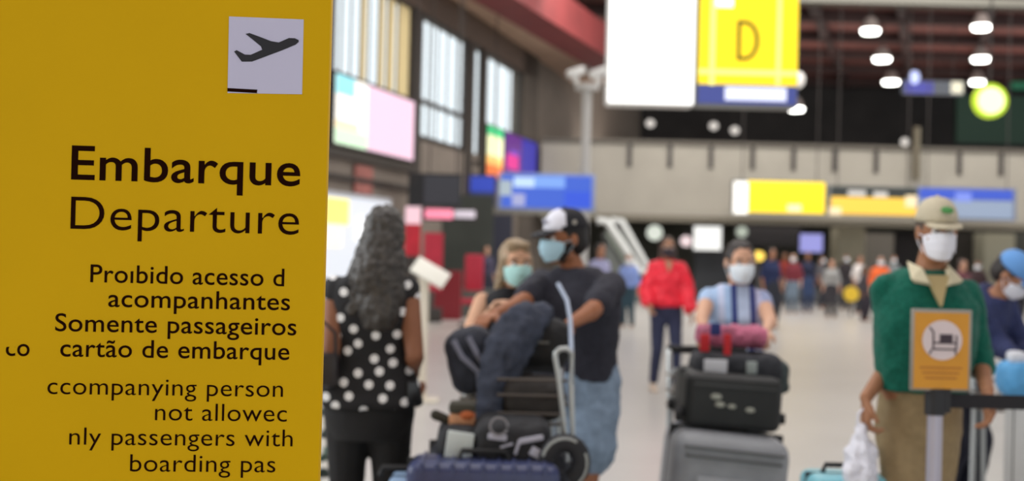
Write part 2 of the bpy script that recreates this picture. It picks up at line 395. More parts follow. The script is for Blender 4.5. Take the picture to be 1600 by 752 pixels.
for px, py, Y, lab in ((1115, 197, 60, 'left one of two small spots under the letter sign'), (1148, 204, 60, 'right one of two small spots under the letter sign'), (1414, 222, 60, 'small spot above the parapet near the pipe'), (1016, 193, 60, 'small spot under the white light box'), (1516, 212, 60, 'small spot below the round green sign'), (1247, 125, 30, 'bright spot at the right edge of the letter sign')):
    p = P(px, py, Y); rt_ = empty('spotlight', lab + ' glowing white', 'lamp', p, 0)
    MB().ell((0, 0, 0), (.22 if Y > 40 else .16, .2, .2)).build('bulb', _em('spot_glow', (235, 228, 220), .85 if Y > 40 else 4), rt_)
    MB().cyl((0, .15, .05), (0, .4, .2), .08).build('socket', dark_m, rt_)
    MB().cyl((0, .4, .2), (0, .4, 10.48 - p.z), .02).build('stem', dark_m, rt_)

# round green-lit sign
p = P(1547, 158, 24); gs = empty('round_sign', 'round glowing green and white sign hanging at upper right', 'sign', p)
MB().cyl((0, .08, 0), (0, -.04, 0), .34, .34, 32).build('rim', _em('green_rim', (190, 220, 40), 1.0), gs)
MB().cyl((0, -.03, 0), (0, -.06, 0), .26, .26, 32).build('lit_face', _em('green_white', (228, 255, 170), 1.8), gs)
MB().cyl((0, .02, .34), (0, .02, 10.48 - p.z), .02).build('hanger', dark_m, gs)
g = slab(1490, 150, 1640, 225, 55, .3, 'dark_green_panel', mat('dark_green', (24, 56, 42), .7)); tag(g, 'dark green panel on the back wall behind the round sign', 'panel')
g = slab(1575, 128, 1640, 140, 54, .2, 'green_strip', mat('green_strip', (30, 110, 80), .7)); tag(g, 'narrow green strip at the upper right edge', 'panel')
fb = empty('hanging_sign', 'far blue and white hanging sign high on the right', 'sign', P(1455, 135, 45))
slab(1405, 126, 1500, 147, 45, .2, 'housing', _em('sign_grey', (92, 98, 108), .5), fb)
slab(1408, 128, 1452, 146, 45, .02, 'blue_face', _em('deep_blue_lit', (60, 62, 160), .8), fb, .03)
slab(1480, 128, 1498, 146, 45, .02, 'white_mark', _em('warm_white_lit', (225, 220, 195), 1), fb, .03)
MB().ell((X0(1421, 45) - fb.location.x, -.1, .3), (.2, .1, .25)).build('lamp', _em('blue_white_lit', (190, 200, 245), 1.3), fb)
hang(fb, (-.8, .8), .1)

# signs in front of the parapet
def hsign(name, label, cat, Y, faces, body, bodym=frame_m, drop=True):
    l, t, r, b = body; c, d = quadbox(l, t, r, b, Y, .25)
    rt_ = empty(name, label, cat, (c[0], Y, c[2]))
    slab(l, t, r, b, Y, .25, 'housing', bodym, rt_)
    for k, (x0, y0, x1, y1, nm, m) in enumerate(faces): slab(x0, y0, x1, y1, Y, .02, nm, m, rt_, .022 + .004 * k)
    if drop: hang(rt_, (-d[0] * .4, d[0] * .4), .1)
    return rt_
yl = _em('lit_yellow_far', (255, 218, 20), .98); wl = _em('lit_white_far', (255, 253, 246), 1.1)
hsign('hanging_sign', 'bright yellow hanging sign with a white left end before the parapet', 'sign', 38,
      [(1144, 284, 1166, 334, 'white_mark', wl), (1166, 284, 1286, 333, 'yellow_face', yl), (1228, 320, 1250, 331, 'white_mark', _em('lit_peach', (250, 226, 170), 1))], (1142, 282, 1288, 335))
hsign('hanging_sign', 'duller yellow hanging sign with a dark upper strip before the parapet', 'sign', 38,
      [(1296, 293, 1430, 308, 'dark_strip', mat('sign_dark', (38, 44, 42), .5)), (1296, 309, 1430, 336, 'yellow_face', _em('dull_yellow', (238, 190, 70), .85)),
       (1322, 298, 1350, 306, 'white_mark', _em('dull_white', (190, 186, 180), .9)), (1362, 300, 1384, 308, 'white_mark', _em('dull_white', (190, 186, 180), .9)),
       (1293, 324, 1312, 336, 'white_mark', _em('dull_cream', (226, 205, 165), .95)), (1412, 306, 1430, 324, 'white_mark', _em('dull_cream', (226, 205, 165), .95))], (1292, 291, 1429, 338))
hsign('hanging_sign', 'long blue hanging sign with a grey lower half behind the capped worker', 'sign', 38,
      [(1434, 296, 1580, 312, 'blue_face', _em('far_blue', (52, 78, 176), .9)), (1434, 313, 1580, 341, 'grey_face', _em('far_grey_blue', (132, 146, 168), .8)),
       (1490, 301, 1515, 315, 'blue_mark', _em('far_blue_light', (110, 128, 205), .9))], (1430, 293, 1586, 344), mat('bluegrey_frame', (110, 120, 140), .5))
pp = P(1437, 240, 39.5); g = MB().cyl((pp.x, 39.82, 4.2), (pp.x, 39.82, zt + .75), .12).build('pipe', mat('pipe_brown', (104, 96, 78), .6)); tag(g, 'vertical grey-brown pipe in front of the parapet', 'pipe')

# blue sign post with security cameras
BY = 22.0
bp = empty('sign_post', 'pale steel post carrying a blue sign board with white marks', 'sign', (X0(912, BY), BY + .1, 0))
ztop = Zat(912, 128, BY)
MB().cyl((0, .1, 0), (0, .1, ztop), .085).build('pole', mat('pale_steel', (190, 188, 184), .5), bp)
MB().cyl((0, .1, 0), (0, .1, .04), .25, n=24).build('base_plate', frame_m, bp)
bc = _em('sign_blue', (62, 98, 205), .8)
slab(776, 271, 927, 328, BY + .1, .14, 'board', mat('board_rim', (140, 160, 215), .5), bp, .0, .02)
slab(782, 275, 921, 325, BY + .1, .02, 'blue_face', bc, bp, .02)
slab(830, 276, 880, 294, BY + .1, .006, 'pale_mark', _em('sky_blue', (120, 160, 230), .9), bp, .03)
slab(800, 277, 832, 293, BY + .1, .006, 'pale_mark', _em('pale_sky', (182, 208, 238), .95), bp, .031)
slab(778, 282, 797, 306, BY + .1, .006, 'grey_mark', _em('grey_white_sign', (165, 180, 190), .8), bp, .031)
slab(798, 303, 818, 322, BY + .1, .006, 'grey_mark', _em('lilac_sign', (160, 165, 205), .85), bp, .032)
slab(880, 300, 921, 324, BY + .1, .006, 'dark_blue_mark', _em('deep_sign_blue', (48, 84, 210), .85), bp, .031)
for dx, tilt, lab in ((-.21, .25, 'white security camera on the sign post, pointing left'), (.2, -.15, 'white security camera on the sign post, pointing right')):
    cr = empty('security_camera', lab, 'camera', (X0(912, BY) + dx, BY + .2, ztop + .02), tilt)
    MB().box((0, 0, .18), (.34, .15, .15), Matrix.Rotation(-.35, 3, 'Y'), bevel=.03).build('housing', white_m, cr)
    MB().cyl((0, 0, -.02), (0, 0, .14), .05).build('bracket', white_m, cr)
    MB().cyl((.2, -.05, .24), (.24, -.06, .25), .05).build('lens', dark_m, cr)
g = MB().cyl((X0(912, BY), BY + .2, ztop - .12), (X0(912, BY), BY + .2, ztop - .02), .22, .22, 20).build('camera_mount', mat('pale_steel', (190, 188, 184), .5), bp, loc=-bp.location)
# darker blue box and black box to its left
hsign('hanging_sign', 'deep blue box sign on the wall beside the orange and green screen', 'sign', 33.0, [(724, 276, 770, 300, 'blue_face', _em('royal_blue', (42, 66, 176), .75)), (724, 301, 770, 318, 'dim_face', mat('dim_blue', (62, 72, 118), .6))], (720, 273, 773, 322), mat('navy_box', (48, 54, 92), .6))
hsign('hanging_sign', 'black box sign above the pink lit strip', 'sign', 27.0, [(660, 275, 716, 320, 'charcoal_face', mat('charcoal', (52, 54, 62), .5))], (636, 271, 718, 323), mat('near_black', (22, 24, 26), .6))

# wall banners
def banner(name, label, a, b, z0, z1, parts, off=.5):
    rt_ = empty(name, label, 'screen', W(wpx(a), (z0 + z1) / 2, off)); L = rt_.location
    o = wbox(wpx(a), wpx(b), z0, z1, 0, off); o = o.build('housing', dark_m, rt_, smooth=False, loc=-L)
    Ya, Yb = wpx(a) + .05, wpx(b) - .05
    for f0, f1, g0, g1, nm, m, ex in parts:
        o = wbox(Ya + (Yb - Ya) * f0, Ya + (Yb - Ya) * f1, z0 + .05 + (z1 - z0 - .1) * g0, z0 + .05 + (z1 - z0 - .1) * g1, off, off + .03 + ex).build(nm, m, rt_, smooth=False, loc=-L)
    return rt_
pinkwhite = _em('pink_white_lit', (238, 200, 220), .9)
banner('advert_screen', 'large pale pink lit advert screen on the left wall beside the yellow panel', 508, 634, 3.5, 4.95,
       [(0, .36, 0, 1, 'white_area', _em('warm_white_area', (255, 252, 244), 1.0), 0), (.36, 1, 0, 1, 'pink_area', pinkwhite, 0), (0, .2, .72, 1, 'cyan_area', _em('cyan_lit', (150, 225, 235), .95), .004),
        (0, .36, .0, .22, 'green_area', _em('pale_green_lit', (208, 238, 205), .95), .004), (.0, .25, .22, .34, 'yellow_area', _em('pale_yellow_lit', (250, 232, 190), .95), .004)], .12)
banner('advert_screen', 'narrow lit screen, green at the top to orange at the bottom', 751, 776, 3.55, 5.1,
       [(0, 1, .82, 1, 'green_area', _em('green_lit', (70, 200, 130), .9), 0), (0, 1, .42, .82, 'cream_area', _em('cream_lit', (244, 246, 196), 1), 0), (0, 1, .25, .42, 'peach_area', _em('peach_lit', (255, 196, 110), 1), 0), (0, 1, 0, .25, 'orange_area', _em('orange_lit', (235, 120, 60), .95), 0)], .12)
banner('advert_screen', 'blue and violet lit screen with a magenta glow on the left wall', 778, 829, 3.75, 5.1,
       [(0, .5, 0, 1, 'violet_area', _em('violet_lit', (96, 42, 130), .8), 0), (.5, 1, 0, 1, 'blue_area', _em('blue_lit', (50, 46, 160), .8), 0), (.05, .4, .15, .5, 'magenta_area', _em('magenta_lit', (215, 50, 140), .9), .004), (.15, .4, .5, .62, 'violet_glow', _em('violet_glow', (120, 70, 190), .8), .004)], .12)
# posters under the dark strip and lit shopfront
for a, b, m, lab in ((548, 575, mat('poster_red', (150, 92, 84), .7, var=.2, scale=3), 'faded reddish poster on the grey wall above the lit shopfront'), ):
    o = wbox(wpx(a), wpx(b), 2.62 + .0, 3.2, .03, .08).build('wall_poster', m, smooth=False); tag(o, lab, 'poster')
SZ = 1.5 + (389 - 306) / 79
sh = empty('shopfront', 'bright white lit shopfront behind the woman in the polka-dot tunic', 'shop', W(22, 0, .3)); L = sh.location
for y0, y1, z0, z1, nm, m, of in ((19, wpx(603), 0, 2.6, 'frame', mat('shop_frame', (176, 178, 182), .6), .12), (20, wpx(598), .9, 2.5, 'lit_panel', _em('shop_white', (220, 226, 234), .8), .16),
                                  (20.5, wpx(530), 1.95, 2.45, 'yellow_lamp_panel', _em('shop_yellow', (255, 236, 120), 1.1), .2), (20.5, wpx(520), 1.5, 1.95, 'warm_panel', _em('shop_warm', (255, 246, 210), 1.1), .2),
                                  (wpx(545), wpx(565), 1.65, 2.1, 'bright_panel', _em('shop_bright', (250, 253, 255), 1.5), .2), (20, wpx(598), 0, .9, 'plinth', mat('shop_plinth', (190, 185, 180), .5), .2)):
    wbox(y0, y1, z0, z1, 0, of).build(nm, m, sh, smooth=False, loc=-L)

# dark shop block beneath the black sign: pillars, red banners, pink strip
DY = 27.5
def block(px0, py0, px1, py1, Y, th, name, m, label, cat, floor_=False, bevel=0):
    c, d = quadbox(px0, py0, px1, py1, Y, th); z1 = c[2] + d[2] / 2; z0 = 0 if floor_ else c[2] - d[2] / 2
    o = MB().box((c[0], Y + th / 2, (z0 + z1) / 2), (d[0], th, z1 - z0), bevel=bevel).build(name, m, smooth=bool(bevel)); return tag(o, label, cat)
struct(MB().box((X0(690, 31), 31, 1.45), (2.6, .3, 2.9)).build('wall_kiosk', mat('kiosk_green_grey', (62, 66, 60), .8, var=.2, scale=1), smooth=False))
red_m = mat('red_banner', (190, 28, 48), .6, var=.15, scale=5)
k = empty('check_in_banner', 'upright red banner with a pale pink lit head beside the long-haired woman', 'banner', (X0(643, 26), 26, 0))
slab(632, 350, 656, 400, 26, .1, 'red_panel', red_m, k); slab(632, 323, 656, 350, 26, .1, 'lit_head', _em('pink_pale', (228, 190, 200), .9), k)
MB().cyl((0, .05, 0), (0, .05, 1.5), .05).build('pole', dark_m, k); MB().box((0, .05, .02), (.5, .4, .04)).build('base', dark_m, k)
k = empty('light_strip', 'pink and white lit sign strip under the black box sign', 'sign', P(690, 332, 28))
slab(662, 327, 706, 342, 28, .1, 'pink_tube', _em('pink_neon', (245, 140, 165), 1.1), k, 0, .03); slab(708, 329, 741, 341, 28, .1, 'white_tube', _em('white_tube', (205, 195, 205), .9), k, 0, .03)
slab(655, 325, 745, 345, 28, .06, 'backing', dark_m, k, -.12)
hang(k, (-.3, .4), .1)
k = empty('rollup_banner', 'tall crimson roll-up banner between the long-haired woman and the couple', 'banner', (X0(677, 25), 25, 0))
slab(662, 364, 692, 455, 25, .04, 'panel', mat('crimson_cloth', (186, 44, 66), .7, var=.12, scale=6), k); MB().box((0, .02, .15), (.42, .16, .3), bevel=.02).build('base', dark_m, k)
block(680, 424, 722, 462, 26, .5, 'counter_front', mat('dark_red', (128, 22, 34), .6), 'dark red counter front beside the roll-up banner', 'counter', True)
k = empty('office_chair', 'red high-backed chair left of the blonde woman', 'chair', (X0(740, 24), 24, 0))
slab(727, 398, 756, 455, 24, .1, 'backrest', mat('crimson_chair', (182, 34, 58), .6, var=.1, scale=5), k, 0, .04)
MB().box((0, -.2, .5), (.42, .45, .1), bevel=.03).build('seat', mat('crimson_chair', (182, 34, 58)), k); MB().cyl((0, -.1, .05), (0, -.1, .5), .04).build('post', dark_m, k)
for a in range(5): MB().cap((0, -.1, .08), (.28 * math.cos(a * 1.257), -.1 + .28 * math.sin(a * 1.257), .04), .025).build('leg', dark_m, k)
block(636, 452, 770, 500, 27, .6, 'service_counter', mat('counter_grey', (92, 96, 90), .6, var=.1, scale=2), 'low grey-green counter along the left behind the couple', 'counter', True)
block(744, 335, 800, 440, 34, .5, 'dark_kiosk', mat('kiosk_dark', (40, 42, 58), .6), 'dark kiosk behind the blonde woman', 'kiosk', True)
block(771, 322, 930, 335, 34.5, .6, 'kiosk_roof', mat('kiosk_roof', (126, 124, 116), .6), 'flat grey roof edge under the blue sign board', 'roof')

# lectern stand beside the polka woman
LY = 12.0; k = empty('sign_lectern', 'slim cream post with a slanted white reading panel beside the long-haired woman', 'stand', (X0(664, LY), LY, 0))
MB().box((0, 0, .64), (.1, .06, 1.28), bevel=.01).build('post', mat('cream_post', (208, 198, 180), .5), k)
MB().box((.06, -.02, 1.27), (.36, .3, .03), Matrix.Rotation(.5, 3, 'Y') @ Matrix.Rotation(.5, 3, 'X'), bevel=.008).build('panel', mat('ivory_panel', (226, 224, 212), .5), k)
MB().box((0, 0, .015), (.34, .3, .03), bevel=.01).build('base_plate', mat('cream_post', (208, 198, 180)), k)

# things under the mezzanine
EY = 37.5
es = empty('escalator', 'steep pale escalator behind the man in the cap', 'escalator', (X0(975, EY), EY, 0))
for q, dy in ((0, 0), (1, 1.1)):
    a = P(948 + q * 22, 346, EY + dy); b = P(1000 + q * 14, 425, EY + dy); a -= es.location; b -= es.location
    MB().tube([a + Vector((-.3, 0, .0)), a, b, b + Vector((.3, 0, 0))], .13).build('handrail', mat('pale_rail', (205, 208, 205), .4), es)
    t = Vector((0, 0, -.45)); MB().poly([a, b, b + t, a + t], (0, .06, 0)).build('balustrade', mat('grey_green_glass', (122, 130, 118), .3), es, smooth=False)
a = P(948, 350, EY) - es.location; b = P(1002, 440, EY) - es.location
for i in range(12):
    f = i / 12; q = a.lerp(b, f); MB().box((q.x, .55, q.z - .35), (.22, .95, .14)).build('step', mat('step_grey', (84, 86, 84), .5), es, smooth=False)
MB().poly([a + Vector((0, .1, -.5)), b + Vector((0, .1, -.3)), Vector((b.x, .1, 0)), Vector((a.x, .1, 0))], (0, .9, 0)).build('truss', mat('truss_grey', (96, 100, 96), .6), es, smooth=False)
def lit(px0, py0, px1, py1, Y, name, col, s, label, round_=False):
    cx = (px0 + px1) / 2; c, d = quadbox(px0, py0, px1, py1, Y, .12)
    k = empty(name, label, 'screen', (c[0], Y, c[2]))
    if round_: MB().cyl((0, -.04, 0), (0, .1, 0), d[0] / 2, d[0] / 2, 24).build('face', _em('lit_%d_%d' % (px0, py0), col, s), k)
    else:
        MB().box((0, .06, 0), (d[0] + .1, .14, d[2] + .1)).build('housing', dark_m, k, smooth=False)
        MB().box((0, -.03, 0), (d[0], .04, d[2])).build('face', _em('lit_%d_%d' % (px0, py0), col, s), k, smooth=False)
    if Y < 30: MB().cyl((0, .05, -.1), (0, .05, -c[2]), .03).build('pole', dark_m, k)
    else: MB().cyl((0, .12, 0), (0, .12, 2.83 - c[2]), .03).build('hanger', dark_m, k)
lit(1083, 354, 1126, 391, 41, 'wall_screen', (240, 240, 236), 1.1, 'bright white square screen right of the woman in red')
lit(1010, 350, 1034, 378, 41, 'round_light', (214, 220, 208), .95, 'pale round light left of the head of the woman in red', True)
lit(1063, 369, 1080, 385, 41, 'round_light', (236, 214, 216), .95, 'small pinkish round light beside the white square screen', True)
lit(1150, 354, 1167, 371, 41, 'round_light', (176, 184, 170), .9, 'dim round light above the girl with luggage', True)
lit(1249, 366, 1284, 394, 41, 'wall_screen', (150, 150, 215), .95, 'lilac-blue screen among the far crowd')
lit(1178, 393, 1194, 408, 20, 'round_light', (255, 215, 90), 1.1, 'small glowing yellow round lamp beside the girl', True)
block(1086, 394, 1182, 470, 42, .5, 'kiosk_block', mat('kiosk_slate', (58, 60, 64), .6, var=.2, scale=2), 'dark slate kiosk behind the woman in red and the girl', 'kiosk', True)
block(1150, 345, 1250, 384, 43, .3, 'dark_fascia', mat('fascia_dark', (70, 66, 68), .6), 'dark hanging fascia behind the girl', 'panel')
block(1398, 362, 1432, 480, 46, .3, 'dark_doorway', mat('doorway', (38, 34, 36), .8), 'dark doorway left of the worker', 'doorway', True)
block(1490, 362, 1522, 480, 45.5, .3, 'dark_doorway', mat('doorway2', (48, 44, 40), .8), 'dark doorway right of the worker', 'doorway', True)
block(1345, 365, 1396, 400, 45, .3, 'display_board', mat('greyish_panel', (128, 122, 114), .8), 'tall grey display board behind the person in orange', 'board', True)
block(1180, 452, 1440, 478, 41, .9, 'long_counter', mat('long_counter', (84, 84, 84), .5, var=.2, scale=2), 'long dark grey counter behind the far crowd', 'counter', True)
block(940, 452, 1178, 474, 43, .9, 'grey_bench', mat('grey_bench', (96, 96, 92), .5, var=.2, scale=2), 'low grey counter behind the woman in red', 'counter', True)
k = empty('ball_lamp', 'yellow round balloon-like sign low in the far crowd', 'sign', P(1330, 460, 32)); MB().cyl((0, .03, 0), (0, -.03, 0), .2, .2, 24).build('disc', mat('yellow_disc', (226, 190, 50), .5), k)
MB().cyl((0, .05, 0), (0, .05, -k.location.z), .02).build('pole', dark_m, k)

# ------------------------------------------------------------------ people
SKIN = {}
def skin(c): return mat('skin_%d_%d_%d' % c, c, .55, var=.06, scale=25, spec=.3)
def rotz(a): return Matrix.Rotation(a, 3, 'Z')
def ik(s, hint, wst, l1, l2):
    d = wst - s; L = d.length
    if L > (l1 + l2) * .995: wst = s + d.normalized() * (l1 + l2) * .995; d = wst - s; L = d.length
    a = (l1 * l1 - l2 * l2 + L * L) / (2 * L); h = math.sqrt(max(l1 * l1 - a * a, 0))
    dn = d.normalized(); v = hint - s; v = v - dn * v.dot(dn)
    if v.length < 1e-4: v = Vector((0, .01, -.01))
    return s + dn * a + v.normalized() * h, wst
def hand(mb, wst, dr, nm, side, curl, k=1.0):
    """dr: direction of fingers, nm: palm normal, side: vector towards the thumb"""
    dr = dr.normalized(); nm = (nm - dr * nm.dot(dr)).normalized(); th = dr.cross(nm).normalized()
    if th.dot(side) < 0: th = -th
    for i, (o, ln, r) in enumerate(((.03, .072, .0085), (.01, .08, .009), (-.011, .074, .0085), (-.03, .058, .0075))):
        kn = wst + dr * .085 * k + th * o * k
        mb.cap(wst + th * o * .5 * k + dr * .01, kn, .014 * k, .0125 * k, 8)
        p = kn; ang = 0
        for j, f in enumerate((.45, .32, .25)):
            ang += curl * (1.0 if j else .7)
            q = p + (dr * math.cos(ang) + nm * math.sin(ang)) * ln * f * k
            mb.cap(p, q, r * k * (1.12 - .08 * j), r * k * (1.05 - .1 * j), 8); p = q
    p = wst + dr * .02 * k + th * .02 * k; q = p + (dr * .75 + th * .6 + nm * .25).normalized() * .045 * k
    mb.cap(p, q, .014 * k, .0115 * k, 8); mb.cap(q, q + (dr * .95 + th * .2 + nm * (.2 + curl * .4)).normalized() * .035 * k, .0105 * k, .0085 * k, 8)

class Fig:
    def __init__(s, label, px, Y, h, rz=0, sk=(150, 100, 75), arms=None, legs=None, head=(0, 0, 0, 0), bend=0, bendax=(1, 0, 0), female=False, vox=.007, curl=.5, group=None, detail=True, fat=1.0, hs=1.0, hw=1.0):
        s.h = h; s.rz = rz; s.hs = hs; s.hw = hw; s.female = female; s.vox = vox; s.detail = detail
        s.root = empty('person', label, 'person', (X0(px, Y), Y, 0), rz, group)
        s.k = k = h / 1.72; s.M = Matrix.Translation(s.root.location) @ Matrix.Rotation(rz, 4, 'Z'); s.Mi = s.M.inverted()
        s.B = Matrix.Rotation(bend, 3, Vector(bendax)); s.piv = Vector((0, 0, .53 * h)); s.fat = fat
        sw = (.14 if female else .152) * k * fat
        s.sh = {sd: s.sp(Vector((sg * sw, .01, .803 * h))) for sd, sg in (('r', -1), ('l', 1))}
        s.neck = s.sp(Vector((0, .012, .845 * h))); s.hd = s.sp(Vector((head[2], -.012 + head[3], h - .118)))
        s.HR = (s.B if bendax[0] else Matrix.Identity(3)) @ rotz(head[0]) @ Matrix.Rotation(head[1], 3, 'X')
        s.hip = {sd: Vector((sg * .088 * k * (2 * hs - 1), 0, .515 * h)) for sd, sg in (('r', -1), ('l', 1))}
        legs = legs or {}
        s.ank = {}; s.knee = {}
        for sd, sg in (('r', -1), ('l', 1)):
            a = Vector(legs.get(sd, (sg * .1 * k, 0))).to_3d(); a.z = .075 * k + (legs.get(sd + 'z', 0)); s.ank[sd] = a
            kn, a2 = ik(s.hip[sd], s.hip[sd].lerp(a, .5) + Vector((0, -.3, 0)), a, .245 * h, .245 * h); s.knee[sd] = kn; s.ank[sd] = a2
        s.el = {}; s.wr = {}; arms = arms or {}
        for sd, sg in (('r', -1), ('l', 1)):
            S = s.sh[sd]
            if sd in arms:
                e, wv = arms[sd][:2]; e = s.Mi @ P(*e); wv = s.Mi @ P(*wv)
            else: e = S + Vector((sg * .07, .03, -.26)) * k; wv = S + Vector((sg * .09, -.06, -.5)) * k
            s.el[sd], s.wr[sd] = ik(S, e, wv, .165 * h, .145 * h)
        mb = MB()
        s.torso(mb, 0, .455 * h, None)
        mb.cap(s.neck - Vector((0, 0, .03)), s.hd - Vector((0, -.015, .05)), .056 * k * (.88 if female else 1), .05 * k * (.88 if female else 1))
        for sd in 'rl':
            mb.cap(s.sh[sd], s.el[sd], .046 * k * fat, .036 * k * fat); mb.cap(s.el[sd], s.wr[sd], .036 * k * fat, .024 * k)
            mb.cap(s.el[sd].lerp(s.wr[sd], .1), s.el[sd].lerp(s.wr[sd], .4), .038 * k * fat, .032 * k)
            mb.cap(s.hip[sd], s.knee[sd], .082 * k * fat, .052 * k * fat); mb.cap(s.knee[sd], s.ank[sd], .05 * k * fat, .036 * k)
            mb.cap(s.knee[sd].lerp(s.ank[sd], .15) + Vector((0, .015, 0)), s.knee[sd].lerp(s.ank[sd], .4) + Vector((0, .012, 0)), .05 * k * fat, .044 * k)
            a = s.ank[sd]; mb.cap(a + Vector((0, .02, -.03)), a + Vector((0, -.13, -.045)), .034, .026)
            nm = Vector(arms.get(sd, (0, 0))[2]) if len(arms.get(sd, ())) > 2 else Vector((1 if sd == 'r' else -1, 0, 0))
            cl = arms[sd][3] if sd in arms and len(arms[sd]) > 3 else curl
            dr = s.wr[sd] - s.el[sd]
            if sd in arms and len(arms[sd]) > 4: dr = Vector(arms[sd][4])
            if detail: hand(mb, s.wr[sd], dr, nm, Vector((0, -1, .1)), cl)
            else: mb.cap(s.wr[sd], s.wr[sd] + dr.normalized() * .12, .03, .022)
        H = s.H
        mb.ell(H(0, .014, .028), (.075 * hw, .094, .088), s.HR); mb.ell(H(0, -.016, -.035), (.06 * hw, .068, .072), s.HR)
        mb.cap(H(-.012, -.066, -.092), H(.012, -.066, -.092), .02)
        mb.cap(H(-.045, .0, -.075), H(-.02, -.055, -.09), .022); mb.cap(H(.045, .0, -.075), H(.02, -.055, -.09), .022)
        if detail:
            mb.cap(H(0, -.08, .012), H(0, -.1, -.022), .009, .012); mb.ell(H(-.012, -.09, -.028), (.009,) * 3); mb.ell(H(.012, -.09, -.028), (.009,) * 3)
            mb.cap(H(-.04, -.068, .028), H(.04, -.068, .028), .013)
            mb.ell(H(-.038, -.062, -.02), (.022, .018, .018)); mb.ell(H(.038, -.062, -.02), (.022, .018, .018))
            mb.cap(H(-.018, -.082, -.055), H(.018, -.082, -.055), .007); mb.cap(H(-.014, -.08, -.066), H(.014, -.08, -.066), .007)
            for sg in (-1, 1): mb.ell(H(sg * .077, .012, -.005), (.01, .018, .03), s.HR)
        s.body = remesh(mb.build('body', skin(sk), s.root), vox, 2)
        if detail:
            for sg in (-1, 1):
                e = MB().ell((0, 0, 0), (.0125, .0125, .0125)).build('eye', mat('eye_white', (225, 220, 215), .3), s.root, loc=H(sg * .031, -.074, .006))
                MB().ell(s.HR @ Vector((0, -.009, 0)), (.006, .006, .006)).build('iris', mat('eye_dark', (40, 24, 16), .2), e)
                MB().tube([H(sg * .016, -.088, .03), H(sg * .032, -.086, .036), H(sg * .05, -.074, .03)], [.003, .004, .002]).build('eyebrow', mat('brow_dark', (48, 34, 26), .8), s.root)
    def sp(s, p):
        t = min(max((p.z - .50 * s.h) / (.25 * s.h), 0), 1); t = t * t * (3 - 2 * t)
        q = s.piv + s.B @ (p - s.piv); return p.lerp(q, t)
    def H(s, x, y, z): return s.hd + s.HR @ Vector((x * s.hw, y, z))
    def torso(s, mb, m, zlow, hem=None, top=True):
        h = s.h; k = s.k * s.fat
        if s.female: base = [(.455, .10, .075, 0), (.50, .165, .108, .01), (.54, .162, .105, .01), (.585, .135, .092, 0), (.625, .122, .085, 0), (.68, .138, .1, -.008), (.73, .15, .118, -.015), (.775, .148, .098, 0), (.812, .135, .075, .01), (.836, .085, .06, .012), (.85, .055, .05, .012)]
        else: base = [(.455, .10, .08, 0), (.50, .155, .105, 0), (.54, .155, .105, 0), (.585, .148, .103, -.004), (.625, .148, .105, -.008), (.68, .16, .112, -.008), (.73, .166, .116, -.006), (.775, .164, .102, 0), (.812, .138, .078, .01), (.836, .1, .065, .012), (.85, .062, .055, .012)]
        rs = []
        for f, rx, ry, oy in base:
            z = f * h
            if f < .56: rx *= s.hs
            if z < zlow - 1e-6: continue
            rs.append([z, rx * k + m, ry * k + m, oy])
        if hem: rs = [[z, rx, ry, 0] for z, rx, ry in hem] + [r for r in rs if r[0] > hem[-1][0] + .01]
        out = []
        for z, rx, ry, oy in rs:
            ring = []
            for i in range(28):
                a = i * 2 * math.pi / 28; c, sn = math.cos(a), math.sin(a)
                e = .85; x = rx * math.copysign(abs(c) ** e, c); y = ry * math.copysign(abs(sn) ** e, sn)
                ring.append(s.sp(Vector((x, y + oy, z))))
            out.append(ring)
        mb.rings(out)
    def shirt(s, m, name='shirt', hemz=.5, margin=.016, sleeve=1.0, sr=.012, hem=None, vox=.009, disp=.02, label=None, flare=0):
        """sleeve 0..2: 1 = to the elbow, 2 = to the wrist"""
        mb = MB(); s.torso(mb, margin, hemz * s.h, hem)
        k = s.k * s.fat
        for sd in 'rl':
            if sleeve <= 0: continue
            t = min(sleeve, 1); e = s.sh[sd].lerp(s.el[sd], t)
            mb.cap(s.sh[sd], e, .046 * k + sr, .045 * k + sr + flare * t)
            if sleeve > 1:
                e2 = s.el[sd].lerp(s.wr[sd], sleeve - 1); mb.cap(e, e2, .045 * k + sr + flare, .034 * k + sr + flare)
        o = remesh(mb.build(name, m, s.root), vox, 4, disp, .09)
        if label: o['label'] = label
        return o
    def trousers(s, m, name='trousers', margin=.016, length=2.0, top=.6, vox=.009, disp=.02, wide=0):
        mb = MB(); h = s.h; k = s.k * s.fat; out = []
        for f, rx, ry in ((.44, .125, .1), (.47, .152, .112), (.50, .17, .118), (.54, .166, .112), (top, .145 if not s.female else .13, .1)):
            out.append([s.sp(Vector(((rx * k * s.hs + margin) * math.cos(a * math.pi / 12), (ry * k + margin) * math.sin(a * math.pi / 12), f * h))) for a in range(24)])
        mb.rings(out)
        for sd in 'rl':
            K = s.hip[sd].lerp(s.knee[sd], min(length, 1))
            mb.cap(s.hip[sd], K, .085 * k + margin, (.085 * (1 - min(length, 1)) + .054 * min(length, 1)) * k + margin + wide)
            if length > 1:
                A = s.knee[sd].lerp(s.ank[sd], length - 1); mb.cap(K, A, .054 * k + margin + wide, .04 * k + margin + wide)
        return remesh(mb.build(name, m, s.root), vox, 4, disp, .09)
    def shoes(s, m, name='shoe', heel=0):
        for sd in 'rl':
            a = s.ank[sd]; mb = MB()
            mb.cap(a + Vector((0, .025, -.035)), a + Vector((0, -.14, -.045)), .04, .032); mb.cap(a + Vector((0, .01, .0)), a + Vector((0, -.05, -.03)), .042, .038)
            mb.box(a + Vector((0, -.055, -.062)), (.078, .25, .024), bevel=.01)
            remesh(mb.build(name, m, s.root), .008, 3)
